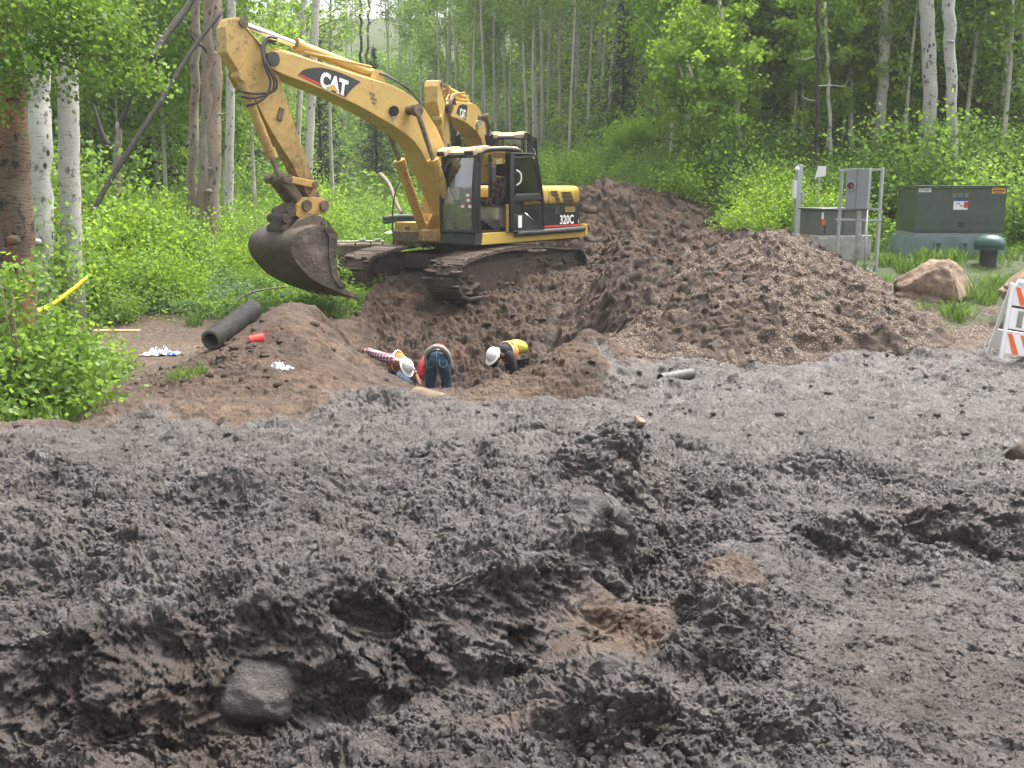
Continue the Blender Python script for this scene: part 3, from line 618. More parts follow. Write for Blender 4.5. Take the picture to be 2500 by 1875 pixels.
def leaf_quads(C, size, flat=0.35, aspect=.8, seed=0):
    """C (n,3) centres -> V,F of one rhombic leaf each"""
    g = np.random.default_rng(seed); n = len(C)
    a = g.normal(size=(n, 3)); a[:, 2] *= flat; a /= np.linalg.norm(a, axis=1, keepdims=True)
    b = g.normal(size=(n, 3)); b -= a * (a * b).sum(1, keepdims=True); b /= np.linalg.norm(b, axis=1, keepdims=True)
    s = size * g.uniform(.6, 1.25, n)[:, None]
    a = a * s * .5; b = b * s * .5 * aspect
    V = np.stack([C - a, C - a * .1 + b, C + a, C - a * .1 - b], 1).reshape(-1, 3)
    F = np.arange(n * 4).reshape(n, 4); return V, F
def crown_points(n, h0, h1, rad, seed, nb=40, spread=.55, lean=1.0):
    """leaf positions in clusters carried by limbs; uneven, with gaps"""
    g = np.random.default_rng(seed); limbs = []; pts = []
    for i in range(nb):
        f = g.random() ** .8; z = h0 + (h1 - h0) * f; a = g.random() * 2 * np.pi
        prof = (np.sin(np.pi * (0.12 + .86 * f)) ** .7) * rad * g.uniform(.45, 1.1)
        tip = np.array([np.cos(a) * prof, np.sin(a) * prof, z + prof * g.uniform(-.1, .5)]); base = np.array([0, 0, max(h0 * .9, z - prof * .5)])
        limbs.append((base, tip)); k = int(n / nb * g.uniform(.5, 1.5))
        t = g.uniform(.35, 1.08, k)[:, None]; p = base + (tip - base) * t
        sp = spread * (.35 + .65 * t); p = p + g.normal(size=(k, 3)) * sp * np.array([1, 1, .62])
        pts.append(p)
    return np.concatenate(pts), limbs
def trunk_b(path, r0, r1, n=10, limbs=(), lr=.02, knots=0, seed=0):
    b = B(); k = len(path); g = random.Random(seed)
    b.tube(path, [r0 + (r1 - r0) * (i / (k - 1)) ** .9 * (1 + 0.0) + g.uniform(-.04, .04) * r0 for i in range(k)], n)
    for (p, q) in limbs: b.tube([p, (Vector(p) + Vector(q)) / 2 + Vector((0, 0, .1)), q], [lr, lr * .7, lr * .3], 5)
    return b
def tree_path(h, wob, seed, lean=(0, 0)):
    g = random.Random(seed); pts = []
    ph = g.uniform(0, 6.28)
    for i in range(15):
        f = i / 14; pts.append(Vector((lean[0] * f * h + wob * math.sin(ph + f * 4.3) * f, lean[1] * f * h + wob * math.cos(ph * 2 + f * 3.7) * f, f * h)))
    return pts
def proto_tree(name, h, r, h0, rad, nleaf, ls, lmat, bmat, seed, nb=45, wob=.25, spread=.5, label='', cat='tree', group=None, lr=.03):
    root = empty(name, label=label, cat=cat, group=group)
    path = tree_path(h, wob, seed); P, limbs = crown_points(nleaf, h0, h * 1.0, rad, seed, nb, spread)
    off = lambda z: np.array(path[min(14, max(0, int(z / h * 14)))])[:2]
    for q in (0,):
        zz = np.clip(P[:, 2], 0, h * .999); xi = np.interp(zz, [p.z for p in path], [p.x for p in path]); yi = np.interp(zz, [p.z for p in path], [p.y for p in path])
        P[:, 0] += xi; P[:, 1] += yi
    L2 = []
    for a, t_ in limbs[::2]:
        o1 = np.append(off(a[2]), 0); L2.append((a + o1, t_ + o1))
    tb = trunk_b(path, r, r * .25, 9, L2, lr); tb.build('trunk', bmat, root, smooth=180)
    V, F = leaf_quads(P, ls, .8, .85, seed); mesh_np('crown', V, F, lmat, root)
    return root
def copy_tree(o, parent=None):
    c = o.copy(); col.objects.link(c); c.parent = parent
    for ch in o.children: copy_tree(ch, c)
    return c
def place(proto, first, x, y, rz, s, label=None, tilt=(0, 0), dz=0):
    o = proto if first else copy_tree(proto)
    o.location = (x, y, Hall(x, y) - .1 + dz); o.rotation_euler = (tilt[0], tilt[1], rz); o.scale = (s, s, s * random.uniform(.92, 1.1))
    if label: o['label'] = label
    return o

GA = 'tall thin aspens of the hillside forest'
LA = 'tall slender pale trunked aspen standing in the forest behind the excavators'
tall = [proto_tree('aspen_tree', 15 + i, .095 + .012 * (i % 3), 6.6 + .8 * i, 1.8 + .12 * i, 2700, .19, M['leaf_aspen'], M['bark_far'], 100 + i, label=LA, cat='aspen', group=GA, wob=.3 + .1 * i, spread=.42) for i in range(5)]
LB = 'leafy green aspen with foliage low on its stem on the wooded slope'
GB = 'leafy younger aspens on the wooded slope'
leafy = [proto_tree('leafy_aspen_tree', 7.5 + 1.2 * i, .06, 1.0 + .5 * i, 1.5 + .2 * i, 4600, .135, M['leaf_young'] if i % 2 else M['leaf_aspen'], M['bark_far'], 200 + i, label=LB, cat='aspen', group=GB, nb=60, spread=.36, lr=.014) for i in range(4)]
LC = 'dark green spruce among the pale aspens of the forest'
GC = 'dark spruces in the forest'
def proto_spruce(seed):
    root = empty('spruce_tree', label=LC, cat='spruce', group=GC); g = np.random.default_rng(seed); h = 12.0
    trunk_b(tree_path(h, .1, seed), .14, .02, 8).build('trunk', M['bark_dark'], root, smooth=180)
    P = []
    for k in range(34):
        f = k / 34; z = .8 + f * (h - .9); R_ = 2.2 * (1 - f) ** .85 + .15
        for a in g.uniform(0, 6.28, 9):
            t = g.uniform(.1, 1, int(10 + 20 * (1 - f)))[:, None]; L = R_ * g.uniform(.7, 1.1)
            P.append(np.array([np.cos(a) * L, np.sin(a) * L, -.28 * L]) * t + np.array([0, 0, z]) + g.normal(size=(len(t), 3)) * .11)
    V, F = leaf_quads(np.concatenate(P), .2, .5, .5, seed); mesh_np('crown', V, F, M['leaf_dark'], root); return root
spruce = [proto_spruce(5)]
LD = 'rounded green shrub growing on the slope under the aspens'
GD = 'shrubs covering the slope'
def proto_shrub(seed, mat, rad=1.1, hh=1.5, n=3600, ls=.085):
    root = empty('shrub', label=LD, cat='shrub', group=GD); g = np.random.default_rng(seed); b = B(); P = []
    for i in range(26):
        a = g.random() * 6.28; l = rad * g.uniform(.3, 1.0); tip = np.array([np.cos(a) * l, np.sin(a) * l, hh * g.uniform(.35, 1.05) * (1 - .35 * (l / rad) ** 2)])
        if i % 2 == 0: b.tube([(0, 0, -.1), tip * .5 + np.array([0, 0, .15]), tip], [.014, .01, .004], 4)
        k = n // 26; t = g.uniform(.35, 1.05, k)[:, None]; P.append(tip * t + g.normal(size=(k, 3)) * np.array([.17, .17, .13]) * rad)
    b.build('stems', M['twig'], root)
    V, F = leaf_quads(np.concatenate(P), ls, .7, .7, seed); mesh_np('foliage', V, F, mat, root); return root
shrubs = [proto_shrub(300, M['leaf_shrub']), proto_shrub(301, M['leaf_young'], 1.0, 1.3), proto_shrub(302, M['leaf_shrub'], 1.3, 1.9, 4200, .095), proto_shrub(303, M['leaf_young'], 1.2, 1.7, 4000, .08)]

used = {}
def put(lst, i, x, y, s=1.0, **k):
    pr = lst[i % len(lst)]; f = id(pr) not in used; used[id(pr)] = 1
    return place(pr, f, x, y, random.uniform(0, 6.28), s, **k)
# --- tall aspens: photo columns of the trunks that show, with their base rows turned into distance on the slope
def ground_hit(px, py, y0=24, y1=140):
    """distance at which the sight line through a photo pixel meets the ground"""
    r = ray(px, py); Y = y0
    while Y < y1:
        t = Y / r.y
        if CAMZ + r.z * t < Hs(r.x * t, Y): return Y
        Y += 1.0
    return y1
keep_out = lambda x, y: (-4.5 < x < 4.5 and y < 37) or (y < 30 and x < 4) 
for (px, Y) in [(1160, 62), (1187, 58), (1178, 66), (1050, 80), (1068, 74), (1120, 84), (1247, 60), (1238, 66), (1290, 55), (1305, 52), (1312, 57), (1365, 60), (1387, 50), (1402, 62), (1430, 56), (1462, 58), (1480, 54), (1500, 57), (1510, 52), (1335, 64), (1345, 70), (1010, 85), (985, 88), (1020, 92), (960, 95), (1213, 64), (1100, 72), (1140, 78), (1270, 72), (1420, 75), (1550, 60)]:
    x = (px - 1250) / 2500 * Y * 1.0; put(tall, random.randrange(5), x, Y, random.uniform(.85, 1.05))
n = 0; pts_t = []
while n < 150:
    Y = random.uniform(38, 115); x = random.uniform(-.62, .62) * Y * .98
    if x < -.15 * Y and Y < 42: continue
    gap = -.17 * Y < x < -.07 * Y
    if gap and Y < 60: continue
    if any((x - a) ** 2 + (Y - b) ** 2 < 2.6 for a, b in pts_t): continue
    if abs(x) < 6 and Y < 50: continue
    if x > 0 and n % 2 and Y < 60: Y = Y
    pts_t.append((x, Y)); put(tall, random.randrange(5), x, Y, random.uniform(.75, 1.1) * (.62 if gap else 1)); n += 1
n = 0
while n < 78:
    Y = random.uniform(28.5, 44); x = (random.uniform(.12, .62) if n % 5 < 3 else random.uniform(-.62, -.24)) * Y
    if keep_out(x, Y): continue
    put(leafy, random.randrange(4), x, Y, random.uniform(.85, 1.45)); n += 1
n = 0
while n < 88:
    Y = random.uniform(27, 60) if n % 3 else random.uniform(60, 95)
    x = random.uniform(.05, .62) * Y if n % 2 else random.uniform(-.62, -.19) * Y
    if keep_out(x, Y) or (x > 0 and Y < 31): continue
    put(leafy, random.randrange(4), x, Y, random.uniform(.6, 1.05)); n += 1
n = 0
while n < 46:
    Y = random.uniform(44, 62); x = random.uniform(.2, .62) * Y
    put(leafy, random.randrange(4), x, Y, random.uniform(1.1, 1.6)); n += 1
n = 0
while n < 42:
    Y = random.uniform(66, 98); x = random.uniform(-.11, .40) * Y
    put(leafy, random.randrange(4), x, Y, random.uniform(.8, 1.35)); n += 1
for (x, Y, s) in [(4.9, 47, .55), (10, 57, .8), (-9.5, 52, .8), (-12, 46, 1.0), (-7.5, 58, .6), (-12.5, 36, 1.1), (-16, 44, 1.1)]: put(spruce, 0, x, Y, s)
n = 0
while n < 130:
    Y = random.uniform(23.5, 46); x = random.uniform(-.6, .62) * Y
    if keep_out(x, Y) or (x < -2 and Y < 24) or (4 < x < 12.5 and Y < 24.5) or (-.2 * Y < x < 1.5): continue
    if 5.0 < x < 8.0 and Y < 26: continue
    put(shrubs, random.randrange(4), x, Y, random.uniform(.6, 1.15)); n += 1
for (x, Y, s, i) in [(5.6, 24.3, .8, 1), (6.4, 25.5, 1.0, 3), (7.4, 24.6, .9, 3), (6.9, 27, 1.0, 1), (8.3, 26.6, 1.0, 0), (4.6, 27.8, 1.0, 1), (5.4, 29, 1.3, 2), (12.2, 22.3, .75, 1), (11.7, 24, 1.2, 2), (10.6, 25.2, 1.3, 0), (10.0, 26, 1.4, 2), (12.8, 21.0, .7, 3), 
                 (-6.2, 19.4, .62, 1), (-5.6, 21.5, .7, 3), (-7.6, 20.5, .8, 3), (-5.0, 20.1, .5, 0), (-8.6, 18.4, .75, 1), (-6.9, 17.9, .5, 0), (-9.3, 20.5, .9, 2), (-4.4, 22.3, .5, 0), (-3.7, 24.5, .6, 1), (-6.3, 24.6, .8, 0), (-8.4, 23.5, .9, 2), (-4.9, 26.5, .8, 3)]:
    put(shrubs, i, x, Y, s)

for (px, Y, s, i) in [(215, 19.4, .75, 1), (300, 20.2, .85, 3), (365, 20.6, .8, 1), (150, 18.6, .7, 3), (430, 21.4, .7, 0), (265, 18.6, .6, 1), (110, 18.0, .7, 0), (60, 17.2, .8, 2), (330, 18.9, .5, 0), (585, 20.6, .45, 1), (400, 19.3, .5, 3), (230, 22.5, 1.0, 2), (450, 24.2, .8, 1), (700, 23.5, .6, 3), (640, 25.5, .7, 0)]:
    put(shrubs, i, (px - 1250) / 2500 * Y * 1.01, Y, s * (1.45 if px < 480 else 1.1))
# --- ground cover: one mass of low leaves
def cover(name, regions, mat, seed, kind='stuff'):
    g = np.random.default_rng(seed); VV = []; FF = []; o = 0
    for (fn, n, x0, x1, y0, y1, hh, ls) in regions:
        x = g.uniform(x0, x1, n); y = g.uniform(y0, y1, n); w = fn(x, y)
        k = w > g.random(n); x = x[k]; y = y[k]; z = H(x, y)
        tall_ = hh * np.clip(.35 + .9 * perlin(x * .8, y * .8, seed) + .5 * perlin(x * 2.3, y * 2.3, seed + 1), .06, 1.4)
        z = z + tall_ * g.random(len(x)) ** .7 + .03
        V, F = leaf_quads(np.stack([x, y, z], 1), ls, .6, .6, seed); VV.append(V); FF.append(F + o); o += len(V)
    ob = mesh_np(name, np.concatenate(VV), np.concatenate(FF), mat); return tag(ob, kind=kind)
def wg(x, y): return np.clip(zones(x, y)[1] * 1.3 - .2, 0, 1)
nopath = lambda x, y: ss((y - (17.6 + .35 * np.clip(-x - 3, 0, 9) * -.6)) / 1.0)
leftw = lambda x, y: wg(x, y)
hill = lambda x, y: wg(x, y) * ss((y - np.interp(x, [3, 5.5, 7.5, 12], [29, 24, 23.0, 22])) / 1.5)
cover('undergrowth', [(leftw, 120000, -14, -2.5, 12, 26, .62, .075), (lambda x, y: wg(x, y) * (y > 24), 170000, -24, -2, 24, 46, .85, .11), (hill, 190000, 1, 30, 22, 44, .95, .10),
                      (lambda x, y: wg(x, y), 220000, -45, 55, 42, 100, 1.7, .26)], M['leaf_shrub'], 401)
M['leaf_blue'] = leaf_mat('grey_green_herb_leaves', (.08, .15, .07), (.15, .25, .15), (.26, .36, .34))
cover('bluish_herbs', [(lambda x, y: wg(x, y) * ss(perlin(x * .9, y * .9, 431) + .4), 26000, -8.5, -3.2, 17.6, 20.6, .55, .06), (lambda x, y: wg(x, y) * ss(perlin(x * .3, y * .3, 433) * 2), 60000, 4, 26, 24, 40, .9, .10)], M['leaf_blue'], 430)
cover('ground_herbs', [(leftw, 60000, -13, -2.2, 11, 24, .40, .055), (hill, 40000, 2, 22, 22, 36, .7, .08)], M['leaf_young'], 402)

# --- grass blades
def blades(name, clumps, seed, mat):
    g = np.random.default_rng(seed); VV = []; n_ = 0
    for (cx, cy, r, n, h) in clumps:
        a = g.uniform(0, 6.28, n); q = r * np.sqrt(g.random(n)); x = cx + q * np.cos(a); y = cy + q * np.sin(a); z = H(x, y) - .02
        b = g.uniform(0, 6.28, n); L = h * g.uniform(.5, 1.1, n); w = .008; lx = g.normal(size=n) * .30 * L; ly = g.normal(size=n) * .30 * L
        dx = np.cos(b) * w; dy = np.sin(b) * w
        VV.append(np.stack([np.stack([x - dx, y - dy, z], 1), np.stack([x + dx, y + dy, z], 1), np.stack([x + lx * .5 + dx * .8, y + ly * .5 + dy * .8, z + L * .6], 1), np.stack([x + lx, y + ly, z + L * .95], 1)], 1))
    V = np.concatenate(VV).reshape(-1, 3); return tag(mesh_np(name, V, np.arange(len(V)).reshape(-1, 4), mat), kind='stuff')
cl = []
for i in range(170):
    x = random.uniform(5.2, 12.5); y = random.uniform(16.2, 23.5)
    if pile_gravel(np.array([x]), np.array([y]))[0] > .05: continue
    w = float(zones(np.array([x]), np.array([y]))[1][0])
    if random.random() < w * .8: cl.append((x, y, random.uniform(.08, .26), random.randint(30, 90), random.uniform(.10, .30)))
for i in range(260):
    x = random.uniform(-7.5, -2.4); y = random.uniform(9.0, 21)
    w = float(zones(np.array([x]), np.array([y]))[1][0])
    if random.random() < w: cl.append((x, y, random.uniform(.1, .35), random.randint(60, 160), random.uniform(.10, .30)))
for q in [(2260, 590, 20.8), (2170, 620, 20.4), (2330, 600, 20.8), (2220, 640, 20.0), (2100, 690, 18.8), (2130, 720, 18.3), (2340, 740, 17.6), (2400, 690, 18.4), (2440, 660, 18.8), (2070, 660, 19.6)]:
    p = at(*q); cl.append((p.x, p.y, .26, 150, .34))
for q in [(465, 985, 11.6), (275, 905, 13.4), (60, 1020, 9.2), (130, 1040, 8.9), (180, 1000, 9.6), (90, 1000, 9.6), (250, 985, 9.9), (700, 690, 19.6), (730, 770, 18.0), (760, 700, 19.4)]:
    p = at(*q); cl.append((p.x, p.y, .22, 260, .2))
blades('grass', cl, 77, M['leaf_grass'])

# --- single trees that the photo shows near by
def named_trunk(name, lab, cat, p0, p1, r0, r1, mat, Y, limbs=(), crown=None, wob=.03, seed=1, knots=(), ext=0.0):
    """trunk between two photo points at distance Y (its base goes down into the ground), built round its foot"""
    a = at(*p0, Y); b = at(*p1, Y if len(p1) == 2 else p1[2]); foot = Vector((a.x, a.y, Hs(a.x, a.y) - .15))
    root = empty(name, loc=foot, label=lab, cat=cat)
    d = (b - a); top = b + d * ext
    base = a + (a - b).normalized() * 0
    P = [foot]; N = 16; g = random.Random(seed)
    for i in range(N + 1):
        f = i / N; q = a + (top - a) * f
        P.append(q + Vector((g.uniform(-1, 1), g.uniform(-1, 1), 0)) * wob * r0 * 4)
    P = [p - foot for p in P]
    bb = B(); bb.tube(P, [r0 * 1.15] + [r0 + (r1 - r0) * i / N for i in range(N + 1)], 14)
    for k in knots:
        f, ang, s = k; i = 1 + int(f * N); c = P[i]; rr = r0 + (r1 - r0) * f
        bb.ball(c + Vector((math.cos(ang) * rr * .9, math.sin(ang) * rr * .9, 0)), s, 2, (1, 1, .7), jit=.3, seed=int(f * 100))
    bb.build('trunk', mat, root, smooth=180)
    if limbs:
        for L in limbs:
            q = [at(*w) - foot for w in L[0]]; b2 = B(); rs = [L[1] * (1 - .75 * i / (len(q) - 1)) for i in range(len(q))]
            sp = spline(q, 5); b2.tube(sp, [L[1] * (1 - .8 * i / (len(sp) - 1)) for i in range(len(sp))], 6); b2.build('limb', L[2] if len(L) > 2 else mat, root, smooth=180)
    if crown:
        V, F = leaf_quads(np.array(crown[0]) - np.array(foot), crown[1], .8, .9, 5); mesh_np('crown', V, F, crown[2], root)
    return root
def leaf_cloud(specs, seed):
    """specs: (px,py,Y, sx,sy,sz, n)"""
    g = np.random.default_rng(seed); out = []
    for (px, py, Y, sx, sy, sz, n) in specs:
        c = np.array(at(px, py, Y)); k = max(3, n // 45)
        sub = c + g.normal(size=(k, 3)) * np.array([sx, sy, sz]) * .75
        for q in sub: out.append(q + g.normal(size=(n // k, 3)) * np.array([.13, .13, .09]))
    return np.concatenate(out)
hang = leaf_cloud([(70, 40, 12, .32, .4, .26, 1500), (190, 30, 12.2, .35, .4, .26, 1500), (300, 90, 12, .22, .35, .18, 700), (150, 130, 12, .35, .4, .14, 900), (40, 150, 11.5, .25, .3, .2, 800), (270, 185, 12, .25, .3, .08, 520), (360, 190, 12.3, .17, .2, .06, 230), (60, -60, 12, .5, .4, .25, 1200), (260, -50, 12.2, .4, .4, .22, 900), (40, 290, 11.8, .12, .2, .10, 130), (165, 215, 11.8, .05, .1, .04, 25)], 11)
named_trunk('aspen_tree', 'thick old brown barked trunk at the edge of the clearing under hanging green leaves', 'aspen', (45, 860), (10, 20), .24, .21, M['bark_brown'], 12.5, crown=(hang, .058, M['leaf_near']), wob=.02,
            limbs=[(((20, 240, 12.5), (70, 125, 12.2), (95, 110, 12.1), (170, 128, 12), (240, 138, 12), (330, 165, 12)), .02, M['twig']), (((70, 125, 12.2), (140, 150, 12), (240, 190, 11.9), (260, 195, 11.9)), .014, M['twig']), (((10, 215, 12.5), (25, 235, 12.3), (85, 245, 12.2)), .012, M['twig']), (((0, 60, 12.5), (120, 30, 12.2), (260, 50, 12)), .02, M['twig'])], ext=.1, knots=[(.35, -1.2, .09), (.62, -1.8, .08)])
named_trunk('aspen_tree', 'rough white aspen trunk with black scars right behind the thick brown trunk', 'aspen', (100, 640), (90, 100), .20, .19, M['bark_white'], 17.0, wob=.05, ext=.6, knots=[(.12, -1.6, .10), (.5, -1.4, .05)])
named_trunk('aspen_tree', 'clean white aspen trunk with one dark diamond shaped scar, beside the leaning dead pole', 'aspen', (174, 640), (164, 110), .175, .155, M['bark_white'], 17.5, wob=.015, ext=.8)
named_trunk('aspen_tree', 'slim bright white aspen directly behind the bundle of dead trunks, next to the excavator stick', 'aspen', (557, 590), (566, 0), .115, .10, M['bark_white'], 27, wob=.02, ext=.5)
named_trunk('dead_tree', 'thick barkless dead trunk with knots and a split base, left of the excavator stick', 'dead tree', (507, 680), (522, 0), .25, .19, M['bark_grey'], 24, wob=.04, ext=.3, knots=[(.27, -1.2, .09), (.33, -1.5, .07), (.55, -1.3, .06), (.68, -1.0, .08), (.8, -1.9, .05)],
            limbs=[(((520, 160, 23.8), (500, 120, 23.7), (475, 100, 23.6), (452, 60, 23.6), (430, 40, 23.6), (415, 0, 23.6)), .035, M['bark_dark']), (((535, 280, 23.7), (560, 277, 23.6)), .03)])
named_trunk('dead_tree', 'grey weathered dead stem leaning against the thick knotted dead trunk', 'dead tree', (484, 680), (515, 20), .11, .10, M['bark_grey'], 23.8, wob=.12, ext=.2)
named_trunk('dead_tree', 'pale slim dead stem behind the bundle of weathered trunks', 'dead tree', (465, 600), (482, 0), .12, .09, M['bark_grey'], 24.6, wob=.08, ext=.2)
named_trunk('dead_tree', 'old forked trunk with black bark at the fork, behind the leaning pole', 'dead tree', (272, 600), (292, 300), .16, .07, M['bark_grey'], 24, wob=.03, limbs=[(((283, 330, 24), (300, 290, 24), (318, 240, 24), (335, 205, 24)), .09, M['bark_dark']), (((268, 360, 24), (250, 330, 24), (238, 290, 24), (228, 255, 24)), .10, M['bark_dark'])])
for (lab, q, r, mt) in [('long dead pole with peeling bark leaning across the woods up to the dead trunk', [(148, 668, 20.2), (218, 530, 21), (300, 390, 21.6), (390, 250, 22.3), (470, 120, 23), (545, 25, 23.6)], .062, 'bark_dark'),
                        ('blackened broken trunk slanting down out of the treetops near the dead trunk', [(368, 145, 21), (410, 80, 21.4), (455, 20, 21.8), (500, -50, 22.2)], .085, 'bark_dark'),
                        ('grey fallen log lying in the bushes near the cart track', [(928, 425, 33), (950, 450, 31), (965, 490, 30), (980, 520, 29)], .07, 'bark_grey'),
                        ('thin bare curved branch lying over the grass left of the big bucket', [(545, 770, 18.6), (590, 725, 18.9), (640, 708, 19.2), (700, 700, 19.6)], .022, 'bark_grey')]:
    pts = [at(*w) for w in q]; f = pts[0].copy(); sp = [p - f for p in spline(pts, 6)]
    b = B(); b.tube(sp, [r * (1 - .35 * i / len(sp)) * random.uniform(.93, 1.07) for i in range(len(sp))], 9); o = b.build('fallen_log', M[mt], smooth=180); o.location = f; tag(o, lab, 'fallen branch' if r < .05 else 'dead log')
named_trunk('aspen_tree', 'aspen with a dark twig on its stem rising behind the excavator boom', 'aspen', (752, 420), (772, 0), .135, .11, M['bark_far'], 32, wob=.03, ext=.5, limbs=[(((772, 70, 32), (790, 60, 32), (830, 45, 32)), .03, M['bark_dark'])])
named_trunk('aspen_tree', 'thin aspen between the excavator stick and the lit aspen behind the boom', 'aspen', (728, 330), (742, 0), .09, .08, M['bark_far'], 34, wob=.05, ext=.5)
named_trunk('dead_tree', 'thin leafless dead tree against the bright gap of sky', 'dead tree', (893, 200), (905, -60), .10, .07, M['bark_grey'], 70, wob=.2, limbs=[(((898, 60, 70), (930, 40, 70)), .035), (((898, 30, 70), (870, 10, 70)), .035)])
named_trunk('dead_tree', 'darker thin dead tree left of the gap of sky', 'dead tree', (880, 200), (882, -60), .10, .07, M['bark_dark'], 70, wob=.2)
named_trunk('aspen_tree', 'forked white aspen behind the grey meter stand on the slope', 'aspen', (2156, 225), (2160, 0), .15, .14, M['bark_white'], 30, wob=.05, ext=.3, limbs=[(((2160, 110, 30), (2185, 60, 30), (2170, 0, 30)), .1, M['bark_white'])])
named_trunk('aspen_tree', 'thick white aspen second from the forest edge, above the big green cabinet', 'aspen', (2272, 250), (2262, 0), .18, .18, M['bark_white'], 28, wob=.02, ext=.5)
named_trunk('aspen_tree', 'curved white aspen with black scars nearest above the big green cabinet', 'aspen', (2327, 400), (2316, 0), .11, .165, M['bark_white'], 26, wob=.06, ext=.5, knots=[(.5, -1.5, .06), (.56, -1.9, .06)])
named_trunk('dead_tree', 'black stemmed dead sapling with curved bare twigs behind the white sign box', 'dead tree', (1992, 480), (1998, 0), .055, .05, M['bark_dark'], 27, wob=.15, ext=.2, limbs=[(((1995, 210, 27), (2030, 208, 27), (2060, 210, 27), (2072, 190, 27)), .012, M['bark_far']), (((1993, 245, 27), (1975, 244, 27), (1960, 235, 27), (1963, 220, 27)), .012, M['bark_far']), (((1992, 135, 27), (1965, 145, 27), (1937, 140, 27)), .012, M['bark_far'])])
for (a, b_, Y, r, lab) in [((2030, 430), (2022, 210), 30, .06, 'thin straight pale stem just right of the black dead sapling'), ((2078, 370), (2078, 215), 31, .055, 'thin pale stem midway between the meter stand and the black sapling'), ((1816, 400), (1785, 190), 30, .06, 'thin white leaning stem in the bright green leaves of the slope'), ((1765, 455), (1722, 300), 29, .05, 'bent pale stem, lower of a leaning pair on the slope'), ((1752, 450), (1700, 290), 29.3, .045, 'bent pale stem, upper of a leaning pair on the slope'), ((1965, 280), (1958, 150), 33, .07, 'short grey stem half hidden in leaves left of the black sapling')]:
    dx = b_[0] - a[0]; cy = b_[1] - 60
    cl_ = leaf_cloud([(b_[0] + dx * .2, cy, Y, .7, .6, .7, 1500), (b_[0] + dx * .5, cy - 110, Y, .7, .6, .8, 1300), (b_[0] + 10, b_[1] + 40, Y, .6, .6, .3, 300)], a[0])
    named_trunk('aspen_sapling', lab, 'aspen', a, b_, r, r * .8, M['bark_far'], Y, wob=.1, ext=.9, crown=(cl_, .13, M['leaf_young']))

# --- leafy bush in the near left corner, big leaves
def near_bush():
    f = at(60, 1060, 9.0); foot = Vector((f.x, f.y, Hs(f.x, f.y))); root = empty('shrub', loc=foot, label='big leaved bush at the foot of the thick brown trunk beside the mud', cat='shrub')
    P = leaf_cloud([(60, 860, 9.3, .28, .3, .22, 1100), (160, 920, 9.4, .26, .3, .18, 1000), (40, 960, 9.0, .25, .3, .18, 1000), (110, 1000, 9.2, .35, .3, .1, 1100), (210, 990, 9.5, .2, .25, .08, 500), (20, 740, 9.5, .14, .2, .22, 420), (60, 680, 9.6, .12, .15, .12, 160), (130, 780, 9.6, .16, .2, .10, 260), (170, 850, 9.6, .18, .2, .1, 350), (225, 880, 9.8, .12, .2, .08, 160), (20, 1030, 8.8, .3, .3, .08, 600)], 21)
    b = B(); g = random.Random(3)
    for i in range(22):
        t = P[g.randrange(len(P))] - np.array(foot); b.tube([(g.uniform(-.1, .1), g.uniform(-.1, .1), -.05), tuple(t * .5 + np.array([0, 0, .1])), tuple(t)], [.012, .008, .003], 5)
    b.build('stems', M['twig'], root)
    V, F = leaf_quads(P - np.array(foot), .068, .7, .72, 9); mesh_np('foliage', V, F, M['leaf_near'], root)
near_bush()
# ------------------------------------------------------------------ lettering
def text_obj(name, body, size, mat, parent, pos, ang=0.0, bold=0.0, xs=1.0, face='left', space=1.0):
    """flat raised lettering; face 'left': read from the machine's left side (local +y); 'front': read from local +x; 'cam': read from -y"""
    cu = bpy.data.curves.new(name, 'FONT'); cu.body = body; cu.size = size; cu.offset = bold; cu.extrude = 0.002; cu.space_character = space
    cu.align_x = 'LEFT'; cu.resolution_u = 3
    t = bpy.data.objects.new(name, cu); col.objects.link(t)
    dg = bpy.context.evaluated_depsgraph_get(); me = bpy.data.meshes.new_from_object(t.evaluated_get(dg)); bpy.data.objects.remove(t)
    S = Matrix.Diagonal((xs, 1, 1, 1)); Rz = Matrix.Rotation(ang, 4, 'Z')
    if face == 'left': Bm = Matrix(((-1, 0, 0, 0), (0, 0, 1, 0), (0, 1, 0, 0), (0, 0, 0, 1)))
    elif face == 'cam': Bm = Matrix(((1, 0, 0, 0), (0, 0, -1, 0), (0, 1, 0, 0), (0, 0, 0, 1)))
    me.transform(Matrix.Translation(pos) @ Bm @ Rz @ S); me.materials.clear(); me.materials.append(mat)
    o = bpy.data.objects.new(name, me); return link(o, parent)

def rotp(p, c, a):
    """turn (x,z) about c so that positive a lifts a point in front"""
    x, z = p[0] - c[0], p[1] - c[1]; return (c[0] + x * math.cos(a) - z * math.sin(a), c[1] + x * math.sin(a) + z * math.cos(a))

